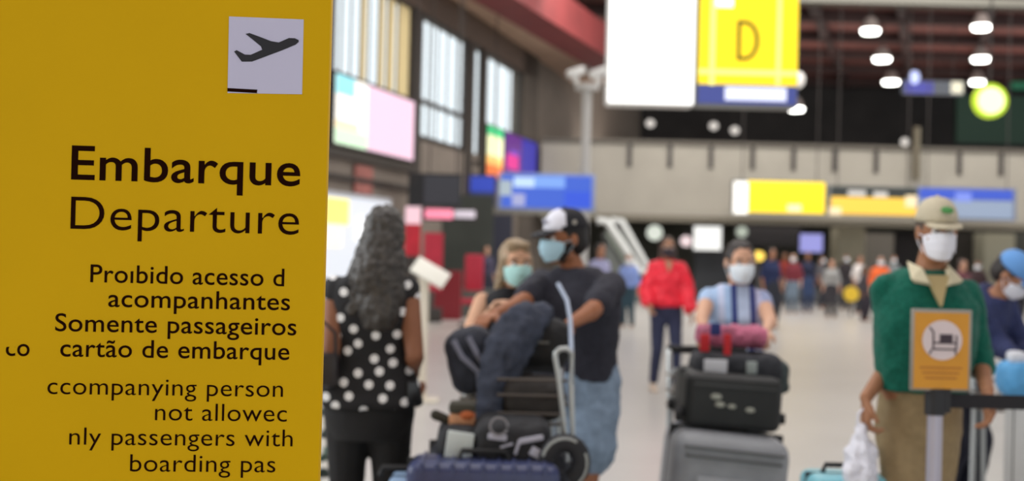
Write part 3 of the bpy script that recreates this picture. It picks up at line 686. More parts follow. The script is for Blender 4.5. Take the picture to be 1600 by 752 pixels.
    def mask(s, m, drop=0, name='face_mask'):
        mb = MB(); bm = mb.bm; G = []
        nu, nv = 18, 12
        for j in range(nv + 1):
            v = j / nv; row = []
            for i in range(nu + 1):
                u = -1 + 2 * i / nu; ph = u * R(72)
                z = .006 - drop - .108 * v; bulge = math.sin(math.pi * (v * .8 + .18))
                rx = .066 + .008 * bulge - .014 * v; ry = .083 + .032 * bulge * (1 - abs(u) ** 1.6) + .002 * math.sin(v * 22)
                zz = z + (abs(u) ** 2) * (.018 if v > .5 else -.02) * (abs(v - .5) * 2)
                row.append(bm.verts.new(s.H(rx * math.sin(ph) / math.sin(R(72)), -.012 - ry * math.cos(ph), zz)))
            G.append(row)
        for j in range(nv):
            for i in range(nu): bm.faces.new((G[j][i], G[j][i + 1], G[j + 1][i + 1], G[j + 1][i]))
        o = mb.build(name, m, s.root); sm = o.modifiers.new('thickness', 'SOLIDIFY'); sm.thickness = .003
        for sg in (-1, 1):
            lp = MB(); z0, z2 = -.012, -.075
            lp.tube([s.H(sg * .066, -.035, z0 - drop), s.H(sg * .078, -.01, z0 * .6 - drop * .5), s.H(sg * .084, .02, -.005), s.H(sg * .078, -.01, z2 * .6 - drop * .5), s.H(sg * .066, -.035, z2 - drop)], .002, 6)
            lp.build('ear_loop', m, o)
        return o
    def cap_(s, m, brim, lift=0, front=None):
        mb = MB(); bm = mb.bm; G = []
        for j in range(9):
            el = j / 8 * math.pi / 2; row = []
            for i in range(32):
                a = i * math.pi / 16
                row.append(bm.verts.new(s.H(.087 * math.cos(el) ** .8 * math.cos(a), .012 + .107 * math.cos(el) ** .8 * math.sin(a), .035 + lift + .095 * math.sin(el))))
            G.append(row)
        for j in range(8):
            for i in range(32): bm.faces.new((G[j][i], G[j][(i + 1) % 32], G[j + 1][(i + 1) % 32], G[j + 1][i]))
        bmesh.ops.remove_doubles(bm, verts=bm.verts, dist=.001)
        mats = [m] + ([front] if front else [])
        bm.faces.ensure_lookup_table(); iR = s.HR.inverted()
        if front:
            for f in bm.faces:
                q = iR @ (f.calc_center_median() - s.hd)
                if q.y < -.02 and abs(q.x) < .074: f.material_index = 1
        o = mb.build('cap', mats, s.root); sm = o.modifiers.new('thickness', 'SOLIDIFY'); sm.thickness = .004
        b = MB(); top = []; bot = []
        for i in range(17):
            a = math.pi * i / 16; x = math.cos(a)
            top.append((.07 * x, -.075 - .0 * x * x)); bot.append((.075 * x, -.075 - .085 * math.sin(a) ** .8))
        vv = [[b.bm.verts.new(s.H(x, y, .035 + lift - .25 * (-.075 - y) - 1.2 * x * x * .9)) for x, y in L_] for L_ in (top, bot)]
        for i in range(16):
            b.bm.faces.new((vv[0][i], vv[0][i + 1], vv[1][i + 1], vv[1][i]))
        br = b.build('brim', brim, o); sm = br.modifiers.new('thickness', 'SOLIDIFY'); sm.thickness = .004; sm.offset = 0
        MB().ell(s.H(0, .012, .131 + lift), (.008, .008, .005)).build('button', brim, o)
        return o
    def hair(s, m, extra=(), disp=.012, name='hair', vox=.008):
        mb = MB()
        mb.ell(s.H(0, .026, .036), (.083 * s.hw, .096, .09), s.HR)
        mb.ell(s.H(0, .05, -.01), (.074 * s.hw, .07, .08), s.HR)
        for a, b, ra, rb in extra: mb.cap(s.H(*a), s.H(*b), ra, rb)
        o = remesh(mb.build(name, m, s.root), vox, 3, disp, .025)
        return o

hair_dark = mat('hair_dark', (38, 30, 27), .5, var=.35, scale=60, bump=.5)
hair_grey = mat('hair_charcoal', (62, 58, 54), .5, var=.5, scale=50, bump=.6)
hair_blond = mat('hair_blond', (150, 128, 98), .5, var=.35, scale=60, bump=.5)

# --- worker in green
gw = Fig('person in a dark green sweater, beige cap and white mask standing behind the orange notice', 1441, 4.6, 1.73, 0, (160, 112, 82),
         arms={'r': ((1380, 545, 4.6), (1353, 622, 4.5), (1, 0, 0), .75, (-.02, -.1, -1)), 'l': ((1526, 545, 4.65), (1543, 612, 4.42), (-1, 0, 0), .6, (0, -.3, -1))},
         legs={'r': (-.09, -.04), 'l': (-.01, .1)}, head=(R(-4), R(4), 0.015, -.01), vox=.006, bend=R(2.5), bendax=(0, 1, 0), hs=.84, hw=.87)
green = mat('green_wool', (22, 92, 76), .95, var=.2, scale=60, bump=.5, spec=.12, sheen=.12)
gw.shirt(green, 'sweater', hemz=.565, margin=.024, sleeve=1.12, sr=.012, disp=.028)
gw.trousers(mat('khaki', (142, 122, 88), .85, var=.1, scale=40, bump=.2), margin=.018, top=.60, wide=.006)
gw.shoes(mat('black_shoe', (28, 26, 26), .4))
gw.hair(mat('hair_grey_brown', (82, 70, 60), .7, var=.3, scale=60), (), .004)
gw.cap_(mat('cap_beige', (190, 180, 155), .85, var=.06, scale=60), mat('cap_beige', (190, 180, 155)), lift=.006)
badge = MB().ell((0, 0, 0), (.024, .004, .016)).build('cap_badge', mat('green_badge', (70, 140, 70), .7), gw.root, loc=gw.H(0.012, -.088, .088)); badge.rotation_euler = (R(-35), 0, 0)
gw.mask(mat('mask_white', (232, 232, 240), .8))
cl = MB()
for sg in (-1, 1):
    a = gw.neck + Vector((sg * .062, .02, .028)); b = gw.neck + Vector((sg * .04, -.085, .004)); c = gw.neck + Vector((sg * .028, -.135, -.05))
    d = gw.neck + Vector((sg * .085, -.105, -.04))
    MB().poly([a, b, c, d], (sg * .012, -.006, .012)).build('collar', mat('collar_cream', (205, 195, 165), .8), gw.root, smooth=False)
MB().poly([gw.neck + Vector((-.042, -.115, -.01)), gw.neck + Vector((.042, -.115, -.01)), gw.neck + Vector((0, -.168, -.125))], (0, .03, 0)).build('shirt_front', mat('collar_tan', (178, 158, 112), .8), gw.root, smooth=False)
MB().ell(gw.sp(Vector((.075, -.165, 1.27))), (.018, .006, .012)).build('chest_emblem', mat('emblem', (120, 190, 140), .7), gw.root)
# white bag in his hand
bx = gw.M @ (gw.wr['r'] + Vector((-.012, -.01, -.09)))
bg = empty('plastic_bag', 'crumpled white plastic bag held in the hand of the person in green', 'bag', bx)
mb = MB(); rs = []
for z, r in ((-.27, .03), (-.25, .07), (-.18, .082), (-.1, .062), (-.05, .034), (.0, .022)):
    rs.append([Vector((r * (1 + .22 * math.sin(a * 1.1 + z * 40)) * math.cos(a * math.pi / 12) * .8 - .005, r * .8 * (1 + .2 * math.cos(a * 1.7)) * math.sin(a * math.pi / 12), z)) for a in range(24)])
mb.rings(rs); o = remesh(mb.build('bag_body', mat('white_plastic', (226, 226, 236), .35, var=.05, scale=20, bump=.6), bg), .006, 2, .03, .035)
MB().tube([(-.02, 0, -.02), (-.018, 0, .03), (0, 0, .05), (.018, 0, .03), (.02, 0, -.02)], .006).build('handle', mat('white_plastic', (226, 226, 236)), bg)

# orange notice on a barrier post
NY = 4.2
ns = empty('notice_stand', 'orange no-trolley notice in a grey frame on a steel barrier post', 'sign', (X0(1470, NY), NY, 0))
def nq(pl, pt, pr, pb, th, name, m, off, bevel=0): return slab(pl, pt, pr, pb, NY, th, name, m, ns, off, bevel)
nq(1427, 484, 1521, 612, .018, 'frame', mat('notice_frame', (150, 142, 132), .4, metal=.4), 0, .003)
nq(1431, 489, 1516, 608, .004, 'orange_face', mat('notice_orange', (214, 148, 32), .5, var=.05, scale=10), .003)
cx = X0(1474, NY) - ns.location.x; cz = Zat(1474, 532, NY); s_ = NY / F
MB().cyl((cx, -.004, cz), (cx, -.0055, cz), 31 * s_, 31 * s_, 40).build('white_disc', mat('notice_white', (222, 206, 206), .5), ns)
dk = mat('notice_dark', (62, 48, 58), .6); ic = MB()
def seg(x0, y0, x1, y1, w=2.6):
    a = Vector((cx + x0 * s_, -.0068, cz - y0 * s_)); b = Vector((cx + x1 * s_, -.0068, cz - y1 * s_)); ic.cyl(a, b, w * s_ * .5, n=6)
for q in ((-20, -20, -14, -12), (-14, -12, -14, 14), (-14, 14, 22, 14), (-14, 4, 20, 4), (22, 14, 22, -8), (-16, 14, -20, 22), (20, 14, 22, 22)): seg(*q)
ic.box((cx + 6 * s_, -.0068, cz + 2 * s_), (20 * s_, .0012, 15 * s_)); ic.build('trolley_pictogram', dk, ns, smooth=False)
for y0, x0, x1 in ((574, 1440, 1506), (582, 1444, 1502), (590, 1448, 1498)): nq(x0, y0, x1, y0 + 2.4, .001, 'text_line', mat('notice_text', (176, 108, 34), .6), .0045)
MB().cyl((0, .025, .03), (0, .025, 1.03), .026, n=24).build('post', mat('brushed_steel', (176, 172, 184), .35, metal=.5), ns)
MB().cyl((0, .025, .97), (0, .025, 1.06), .036, n=24).build('belt_head', mat('belt_black', (22, 22, 26), .5), ns)
MB().cyl((0, .025, 0), (0, .025, .035), .17, .15, 32).build('base', mat('brushed_steel', (150, 148, 156)), ns)
MB().box((.03, .01, 1.05), (.03, .02, .14)).build('bracket', mat('belt_black', (22, 22, 26)), ns)
bl = MB().box((.72, .06, 1.015), (1.34, .003, .05)).build('belt', mat('belt_fabric', (32, 30, 34), .8, var=.1), ns)
p2 = empty('barrier_post', 'second barrier post just beyond the right edge', 'post', (X0(1470, NY) + 1.42, NY + .03, 0))
MB().cyl((0, .025, .03), (0, .025, 1.0), .03, n=24).build('post', mat('brushed_steel', (150, 148, 156)), p2)
MB().cyl((0, .025, .96), (0, .025, 1.07), .04, n=24).build('belt_head', mat('belt_black', (22, 22, 26)), p2)
MB().cyl((0, .025, 0), (0, .025, .035), .17, .15, 32).build('base', mat('brushed_steel', (150, 148, 156)), p2)

# --- woman in the polka-dot tunic, seen from behind
pw = Fig('person with long dark grey hair in a black polka-dot tunic, seen from behind', 583, 4.9, 1.665, R(183), (138, 92, 68),
         arms={'l': ((514, 510, 4.6), (520, 585, 5.02), (1, 0, 0), .8), 'r': ((652, 510, 4.6), (644, 592, 5.02), (-1, 0, 0), .8)},
         legs={'r': (-.095, .02), 'l': (.095, -.02)}, head=(R(-14), 0, -.05, .0), female=True, vox=.007, fat=1.06)
dots = bpy.data.materials.new('polka_dots'); dots.use_nodes = True
nt = dots.node_tree; b = nt.nodes['Principled BSDF']; b.inputs['Roughness'].default_value = .8
tc = nt.nodes.new('ShaderNodeTexCoord'); vo = nt.nodes.new('ShaderNodeTexVoronoi'); vo.inputs['Scale'].default_value = 14.5; vo.inputs['Randomness'].default_value = .45
vo.voronoi_dimensions = '2D'; vo.inputs['Scale'].default_value = 14; vo.inputs['Randomness'].default_value = .55
sp_ = nt.nodes.new('ShaderNodeSeparateXYZ'); cb = nt.nodes.new('ShaderNodeCombineXYZ'); mp = nt.nodes.new('ShaderNodeMapping'); mp.inputs['Rotation'].default_value = (0, 0, .7)
nt.links.new(tc.outputs['Object'], sp_.inputs[0]); nt.links.new(sp_.outputs[0], cb.inputs[0]); nt.links.new(sp_.outputs[2], cb.inputs[1]); nt.links.new(cb.outputs[0], mp.inputs[0]); nt.links.new(mp.outputs[0], vo.inputs['Vector'])
s_out = steps(nt, vo.outputs['Distance'], ((0, (232, 232, 232)), (.235, (20, 19, 22)))); nt.links.new(s_out, b.inputs['Base Color'])
h = pw.h
pw.shirt(dots, 'tunic', margin=.016, sleeve=.12, sr=.004, disp=.02,
         hem=[(.868, .215, .16), (.89, .22, .165), (.96, .2, .15), (1.03, .17, .125), (1.1, .15, .11)], label='black tunic with white dots')
pw.trousers(mat('leggings_black', (20, 20, 22), .8), 'leggings', margin=.012, disp=.004)
pw.shoes(mat('black_shoe', (28, 26, 26)))
pw.hair(hair_grey, [((0, .04, .0), (.02, .09, -.16), .088, .1), ((-.02, .06, -.1), (-.01, .1, -.3), .085, .085), ((.05, .07, -.1), (.085, .1, -.29), .06, .058), ((-.05, .06, -.08), (-.06, .08, -.24), .05, .045),
                   ((.03, .09, -.24), (.05, .1, -.36), .06, .03), ((-.02, .09, -.24), (-.01, .1, -.37), .055, .025)], .03)
hb = empty('handbag', 'black handbag hanging by the polka-dot tunic at the yellow panel edge', 'bag', (X0(509, 4.75), 4.75, Zat(509, 600, 4.75)))
MB().box((0, 0, .055), (.13, .09, .13), bevel=.02).build('body', mat('black_leather', (30, 24, 26), .5), hb)
MB().tube([(-.05, 0, .11), (-.045, 0, .2), (0, 0, .24), (.045, 0, .2), (.05, 0, .11)], .007).build('strap', mat('black_leather', (30, 24, 26)), hb)
ph = empty('phone', 'dark phone in the hand of the person in the polka-dot tunic', 'phone', (X0(650, 4.8), 4.8, Zat(650, 615, 4.8)), R(20))
MB().box((0, 0, 0), (.045, .012, .09), bevel=.004).build('case', mat('phone_black', (24, 26, 30), .3), ph)

# --- man in the cap
MYY = 5.6
mn = Fig('person in a black and white cap and dark t-shirt with light denim shorts, pushing luggage', 905, MYY, 1.69, R(-22), (158, 104, 74),
         arms={'r': ((822, 482, 5.35), (760, 500, 5.1), (0, 0, -1), .5), 'l': ((962, 505, 5.35), (885, 510, 5.05), (0, 0, -1), .9)},
         legs={'r': (-.12, .05), 'l': (.12, -.05)}, head=(R(-42), R(3), -.04, -.03), vox=.006, bend=R(5), bendax=(1, 0, 0), fat=1.12)
tee = mat('tee_charcoal', (44, 44, 54), .9, var=.18, scale=40, bump=.3)
mn.shirt(tee, 't_shirt', hemz=.535, margin=.028, sleeve=.72, sr=.018, disp=.024)
denim = mat('denim_light', (128, 146, 166), .85, var=.18, scale=25, bump=.3)
mn.trousers(denim, 'denim_shorts', margin=.028, length=.64, wide=.03, disp=.03)
mn.shoes(mat('trainer_white', (200, 200, 200), .6))
mn.hair(mat('hair_black', (26, 22, 20), .6, var=.2), (), .003)
mn.cap_(mat('cap_black', (24, 24, 30), .8), mat('cap_black', (24, 24, 30)), lift=.008, front=mat('cap_white', (222, 222, 232), .8))
MB().ell(mn.H(.0, -.096, .085), (.018, .004, .014), mn.HR).build('cap_mark', mat('cap_mark', (150, 150, 165), .7), mn.root)
MB().ell(mn.H(.086, .012, .075), (.004, .011, .011), mn.HR).build('cap_stud', mat('cap_stud', (170, 165, 155), .6), mn.root)
mn.mask(mat('mask_blue', (178, 214, 230), .8))
bd = MB(); 
for sg in (-1, 1):
    bd.cap(mn.H(sg * .066, -.01, -.03), mn.H(sg * .045, -.04, -.085), .018, .02)
remesh(bd.build('beard', mat('beard_black', (30, 24, 22), .9, var=.3, scale=90), mn.root), .005, 2)

# --- blonde woman
bw = Fig('person with blond hair, pale blue mask and black sleeveless top behind the luggage', 800, 6.0, 1.555, R(8), (205, 160, 130),
         arms={'r': ((724, 525, 5.9), (768, 488, 5.65), (0, 0, -1), .5), 'l': ((850, 520, 6.0), (840, 520, 5.7), (0, 0, -1), .5)}, head=(R(6), R(6), .02, 0), female=True, vox=.007, fat=1.1)
bw.shirt(mat('top_black', (24, 24, 28), .85, var=.15), 'tank_top', hemz=.5, margin=.012, sleeve=0, disp=.012)
bw.trousers(mat('trousers_dark', (36, 38, 48), .85), disp=.01)
bw.shoes(mat('black_shoe', (28, 26, 26)))
bw.hair(hair_blond, [((-.055, .0, .02), (-.075, .01, -.14), .035, .03), ((.06, .02, .02), (.07, .02, -.1), .03, .025), ((0, .05, .0), (0, .07, -.15), .07, .05), ((-.03, -.035, .09), (.03, -.035, .09), .03, .03)], .015)
bw.mask(mat('mask_aqua', (176, 222, 218), .8))
# shorts for the pose: neckline showing skin
# --- woman in red
rw = Fig('person in a loose bright red blouse and navy trousers walking in the middle distance', 1043, 13.4, 1.70, R(2), (160, 118, 92),
         arms={'r': ((1012, 445, 13.4), (1014, 478, 13.2), (1, 0, 0), .5), 'l': ((1078, 450, 13.4), (1080, 492, 13.25), (-1, 0, 0), .5)},
         legs={'r': (-.12, .05), 'l': (.1, -.08)}, head=(0, R(5), 0, 0), female=True, vox=.009)
rw.shirt(mat('red_satin', (226, 22, 48), .5, var=.12, scale=15, bump=.3), 'blouse', margin=.035, sleeve=1.75, sr=.03, flare=.012, vox=.012, disp=.05,
         hem=[(.93, .17, .14), (.97, .2, .155), (1.05, .195, .15), (1.15, .185, .145)])
MB().poly([rw.neck + Vector((-.045, -.105, .0)), rw.neck + Vector((.045, -.105, .0)), rw.neck + Vector((.0, -.165, -.13))], (0, .02, 0)).build('neckline', skin((170, 125, 98)), rw.root, smooth=False)
rw.trousers(mat('navy_trousers', (36, 40, 66), .85, var=.15), margin=.012, length=1.88, disp=.01)
rw.shoes(mat('beige_shoe', (196, 176, 158), .6))
rw.hair(mat('hair_brown', (74, 58, 52), .6, var=.3, scale=40), [((-.06, .02, .02), (-.07, .02, -.1), .035, .03), ((.06, .02, .02), (.07, .02, -.12), .035, .035)], .01)
rw.mask(mat('mask_dark', (52, 46, 52), .8))

# --- girl with luggage
gl_ = Fig('person in a light blue top with navy stripes and a white mask pushing stacked suitcases', 1150, 6.7, 1.585, R(-4), (206, 160, 132),
          arms={'r': ((1078, 500, 6.6), (1098, 520, 6.25), (0, 0, -1), .8), 'l': ((1214, 498, 6.6), (1196, 520, 6.25), (0, 0, -1), .8)}, head=(R(10), R(8), .02, -.02), female=True, vox=.007, fat=1.12)
st = bpy.data.materials.new('striped_top'); st.use_nodes = True; nt = st.node_tree; b = nt.nodes['Principled BSDF']; b.inputs['Roughness'].default_value = .85
tc = nt.nodes.new('ShaderNodeTexCoord'); sx = nt.nodes.new('ShaderNodeSeparateXYZ'); nt.links.new(tc.outputs['Object'], sx.inputs[0])
ma = nt.nodes.new('ShaderNodeMath'); ma.operation = 'MULTIPLY_ADD'; ma.inputs[1].default_value = 2.0; ma.inputs[2].default_value = .5; nt.links.new(sx.outputs[0], ma.inputs[0])
so = steps(nt, ma.outputs[0], ((0, (158, 182, 214)), (.3, (188, 196, 222)), (.36, (156, 182, 216)), (.43, (44, 58, 118)), (.5, (176, 190, 216)), (.63, (50, 58, 116)), (.7, (182, 180, 206)), (.76, (150, 160, 195)))); nt.links.new(so, b.inputs['Base Color'])
gl_.shirt(st, 'striped_top', hemz=.53, margin=.028, sleeve=.3, sr=.006, disp=.02)
gl_.trousers(mat('trousers_dark', (36, 38, 48)), disp=.01); gl_.shoes(mat('trainer_white', (200, 200, 200)))
gl_.hair(hair_dark, [((.06, .03, .02), (.085, .04, -.14), .035, .04), ((.08, .04, -.12), (.12, .03, -.32), .04, .025)], .012)
gl_.mask(mat('mask_pale', (226, 234, 240), .8), drop=.0)
MB().tube([gl_.neck + Vector((.075 * math.cos(a), .0 + .075 * math.sin(a), -.015)) for a in [i * math.pi / 8 for i in range(16)]], .011, closed=True).build('red_collar', mat('collar_red', (170, 30, 50), .8), gl_.root)

# --- person in the blue cap leaning on luggage at right
rp = Fig('person in navy clothes and a light blue cap bending over at the right edge', 1486, 7.0, 1.68, R(35), (170, 120, 92),
         arms={'l': ((1590, 520, 6.8), (1610, 555, 6.6), (0, 0, -1), .5), 'r': ((1550, 520, 6.7), (1585, 555, 6.5), (0, 0, -1), .5)},
         legs={'r': (-.1, .02), 'l': (.1, -.02)}, head=(R(15), R(10), 0, 0), bend=R(34), bendax=(1, 0, 0), vox=.008)
rp.shirt(mat('navy_jacket', (44, 52, 92), .85, var=.2, scale=30, bump=.3), 'jacket', hemz=.52, margin=.03, sleeve=1.8, sr=.02, disp=.03)
rp.trousers(mat('navy_dark', (26, 28, 46), .85, var=.15), margin=.028, wide=.015); rp.shoes(mat('black_shoe', (28, 26, 26)))
rp.hair(hair_dark, (), .004); rp.cap_(mat('cap_sky', (98, 150, 210), .8), mat('cap_sky', (98, 150, 210)), lift=.004); rp.mask(mat('mask_white', (232, 232, 240)))

# --- far crowd
crowd = [ # px, Y, h, shirt, trousers, rz, label
 (1206, 26, 1.70, (44, 52, 84), (50, 52, 60), 20, 'far person in a navy top just right of the girl with suitcases'),
 (1240, 33, 1.62, (112, 48, 56), (104, 118, 132), -30, 'far person in a maroon top and grey-blue trousers'),
 (1262, 34, 1.68, (40, 44, 64), (52, 66, 96), 10, 'far person in dark navy under the lilac screen'),
 (1283, 37, 1.6, (86, 84, 88), (46, 48, 56), 60, 'far person in grey right of the lilac screen'),
 (1300, 31, 1.5, (150, 150, 148), (58, 56, 60), -20, 'far person in a pale grey top before the cream column'),
 (1322, 36, 1.66, (48, 44, 46), (50, 48, 52), 0, 'far person in black before the cream column'),
 (1343, 34, 1.62, (206, 200, 196), (60, 60, 66), 30, 'far person in a white top left of the one in orange'),
 (1376, 28, 1.60, (236, 110, 60), (52, 54, 64), -10, 'far person in a bright orange top left of the worker'),
 (1352, 30, 1.35, (70, 66, 70), (54, 50, 58), 40, 'short far person in dark clothes under the one in orange'),
 (1396, 37, 1.66, (112, 118, 120), (54, 54, 60), 0, 'far person in a grey top beside the left shoulder of the worker'),
 (1504, 24, 1.56, (110, 70, 76), (44, 44, 50), 15, 'far person in a dull maroon top behind the right shoulder of the worker'),
 (1528, 30, 1.55, (58, 44, 46), (44, 44, 50), -25, 'far person in dark brown between the worker and the navy one'),
 (938, 20, 1.66, (158, 158, 190), (60, 64, 84), 30, 'far person in a lavender top behind the shoulder of the man in the cap'),
 (983, 25, 1.50, (130, 150, 205), (52, 72, 82), -15, 'far person in a pale blue top between the man and the woman in red'),
 (1226, 38, 1.66, (128, 50, 40), (58, 58, 62), 0, 'far person in a rust red top, small, behind the navy one'),
 (1590, 30, 1.64, (68, 66, 72), (44, 44, 50), 0, 'far person in charcoal at the right edge'),
 (760, 30, 1.62, (70, 66, 84), (50, 50, 60), 20, 'far person in dusky violet left of the blonde one'),
]
hcols = [hair_dark, hair_grey, mat('hair_brown', (74, 58, 52)), hair_dark]
for i, (px, Y, h, sc_, tc_, rz, lab) in enumerate(crowd):
    f = Fig(lab, px, Y, h, R(rz), [(168, 120, 94), (196, 150, 124), (132, 90, 66)][i % 3], vox=.02, detail=False, female=i % 2 == 0, group='travellers far back in the hall')
    f.shirt(cloth('crowd_top_%d' % i, sc_), 'top', hemz=.52, margin=.03, sleeve=1.0 + (i % 3) * .4, sr=.015, vox=.02, disp=0)
    f.trousers(cloth('crowd_trousers_%d' % i, tc_), margin=.025, vox=.02, disp=0)
    f.hair(hcols[i % 4], [((0, .05, 0), (0, .07, -.1), .07, .05)] if i % 2 == 0 else (), 0, vox=.02)
    if i % 2: f.mask(mat('mask_pale', (216, 226, 236)))

# ------------------------------------------------------------------ luggage trolleys and bags
steel = mat('trolley_steel', (178, 182, 182), .35, metal=.6)
black_r = mat('rubber_black', (26, 26, 28), .7)
def trolley(label, loc, rz=0):
    t = empty('luggage_trolley', label, 'trolley', loc, rz, 'luggage trolleys')
    f = MB()
    for sg in (-1, 1):
        f.tube([(sg * .26, -.5, .14), (sg * .27, 0, .16), (sg * .29, .34, .17), (sg * .21, .42, .3), (sg * .2, .44, .7), (sg * .2, .5, .96), (sg * .2, .54, 1.0)], .017)
        f.tube([(sg * .16, .4, .3), (sg * .16, .42, .72), (sg * .165, .42, .86), (sg * .18, .43, .9), (sg * .2, .44, .86)], .014)
    for y in (-.5, -.2, .1, .34): f.tube([(-.27, y, .15), (.27, y, .15)], .014)
    f.build('frame', steel, t)
    MB().tube([(-.21, .54, 1.0), (.21, .54, 1.0)], .022).build('handle', black_r, t)
    g = MB()
    for z in (.72, .8, .88): g.tube([(-.22, .44, z), (-.22, .24, z), (.22, .24, z), (.22, .44, z)], .007)
    for k_ in range(9): g.tube([(-.2 + k_ * .05, .24, .88), (-.2 + k_ * .05, .24, .72), (-.2 + k_ * .05, .42, .72)], .004, 6)
    g.build('basket', mat('basket_wire', (120, 112, 104), .4, metal=.5), t)
    for x, y in ((-.25, .36), (.25, .36), (0, -.5)):
        wv = MB().cyl((x - .02, y, .075), (x + .02, y, .075), .075, n=20).build('wheel', black_r, t)
        MB().box((x, y, .13), (.06, .05, .06)).build('caster_fork', steel, wv)
    return t
def suitcase(label, loc, dims, m, rot=(0, 0, 0), ribs=0, marks=None, trim=None, cat='suitcase', name='suitcase'):
    s = empty(name, label, cat, loc); s.rotation_euler = rot
    wx, dy, hz = dims; trim = trim or black_r
    MB().box((0, 0, hz / 2), dims, bevel=min(dims) * .16, seg=4).build('shell', m, s)
    MB().box((0, 0, hz / 2), (wx * 1.006, dy * .06, hz * 1.006), bevel=.004).build('zip_band', trim, s)
    for k_ in range(ribs):
        x = -wx * .4 + wx * .8 * k_ / (ribs - 1); MB().box((x, 0, hz / 2), (wx * .035, dy * 1.02, hz * 1.02), bevel=min(dims) * .05).build('rib', m, s)
    MB().tube([(-.09, 0, hz), (-.08, 0, hz + .03), (.08, 0, hz + .03), (.09, 0, hz)], .01).build('top_handle', trim, s)
    MB().tube([(-.07, -dy / 2, hz * .5), (-.06, -dy / 2 - .025, hz * .5), (.06, -dy / 2 - .025, hz * .5), (.07, -dy / 2, hz * .5)], .009).build('side_handle', trim, s) if ribs else None
    for sg in (-1, 1):
        for yy in (-1, 1): MB().cyl((sg * wx / 2, yy * dy * .3, .06), (sg * (wx / 2 + .03), yy * dy * .3, .06), .026).build('wheel', black_r, s)
    return s
# trolley 1 (couple)
C1 = X0(775, 5.0)
trolley('steel luggage trolley pushed by the couple, piled with dark bags', (X0(808, 4.72), 4.72, 0))
z1 = Zat(757, 722, 4.4)
s1 = suitcase('ribbed navy blue suitcase at the bottom front of the pile of the couple', (X0(764, 4.42), 4.45, .17), (.55, .26, z1 - .17), mat('navy_shell', (52, 60, 98), .4, var=.05), ribs=9)
blk = mat('bag_black', (26, 27, 32), .7, var=.2, scale=20, bump=.3)
# bed for the upper bags: a large case behind
s2 = suitcase('black case under the soft bags behind the ribbed blue suitcase', (X0(790, 4.78), 4.8, .17), (.56, .3, z1 - .16), mat('case_black', (30, 32, 42), .6))
def duffel(label, px, py, Y, dims, m, rot=(0, 0, 0), name='duffel_bag', cat='bag', straps=True, pocket=None):
    p = P(px, py, Y); d = empty(name, label, cat, p); d.rotation_euler = rot
    wx, dy, hz = dims
    mb = MB(); mb.box((0, 0, 0), dims, bevel=min(dims) * .35, seg=4)
    mb.ell((0, 0, 0), (wx * .52, dy * .52, hz * .45))
    o = remesh(mb.build('body', m, d), .009, 3, .022, .07)
    if straps:
        for sg in (-1, 1): MB().tube([(sg * wx * .2, -dy * .52, -hz * .3), (sg * wx * .2, -dy * .5, hz * .3), (sg * wx * .12, -dy * .2, hz * .62), (0, 0, hz * .66)], .01, 6).build('strap', black_r, d)
    if pocket: MB().box((0, -dy * .5, -hz * .12), (wx * .5, .03, hz * .45), bevel=.012).build('pocket', pocket, d)
    return d
d = duffel('low black bag with a white panel at the left end of the couple\'s pile', 718, 690, 4.62, (.17, .24, .145), blk, straps=False)
MB().box((.005, -.13, .005), (.1, .02, .1), Matrix.Rotation(.12, 3, 'Y'), bevel=.006).build('white_panel', mat('panel_pale', (196, 204, 202), .6), d)
d = duffel('black backpack with white marks in the middle of the couple\'s pile', 800, 690, 4.6, (.3, .26, .19), blk, straps=False)
for x, z, a, b_, ang in ((-.055, .035, .07, .022, .1), (.07, .03, .09, .02, -.2), (.02, -.0, .012, .06, .3), (.09, -.02, .05, .035, .5), (-.02, .005, .05, .008, -.3)):
    MB().box((x, -.137, z), (a, .012, b_), Matrix.Rotation(ang, 3, 'Y'), bevel=.004).build('white_mark', mat('mark_grey', (176, 176, 190), .6), d)
MB().tube([(-.05 + .032 * math.cos(a * .4), -.142, .075 + .032 * math.sin(a * .4)) for a in range(16)], .005, 6).build('ring_mark', mat('mark_dim', (128, 126, 130), .6), d)
np_ = empty('neck_pillow', 'black ring-shaped travel pillow with a white stripe at the right of the pile', 'pillow', P(882, 722, 4.45))
MB().tube([(.062 * math.cos(a), .0, .07 * math.sin(a)) for a in [R(-70 + i * 20) for i in range(17)]], .035, 14).build('cushion', blk, np_)
MB().tube([(.082 * math.cos(a), -.027, .088 * math.sin(a)) for a in [R(60 + i * 15) for i in range(8)]], .006, 8).build('white_stripe', mat('stripe_grey', (150, 154, 152)), np_)
MB().tube([(.08 * math.cos(a), -.027, .088 * math.sin(a)) for a in [R(-50 + i * 15) for i in range(6)]], .006, 8).build('white_stripe', mat('stripe_grey', (150, 154, 152)), np_)
# food pack: tan pieces
fp = empty('paper_parcel', 'small tan and orange parcel lying on the low black bag', 'parcel', P(722, 655, 4.62))
MB().box((0, 0, 0), (.1, .1, .05), bevel=.015).build('wrap', mat('tan_paper', (188, 136, 100), .8, var=.3, scale=18), fp)
MB().cap((-.06, -.02, .0), (-.1, -.02, .015), .018, .02).build('dark_end', mat('dark_olive', (46, 42, 30), .8), fp)
MB().ell((.02, -.04, .02), (.03, .02, .02)).build('orange_piece', mat('rust_piece', (170, 88, 44), .8), fp)
MB().box((-.0, -.0, .045), (.1, .1, .04), bevel=.012).build('dark_box', mat('dark_olive2', (60, 58, 48), .8), fp)
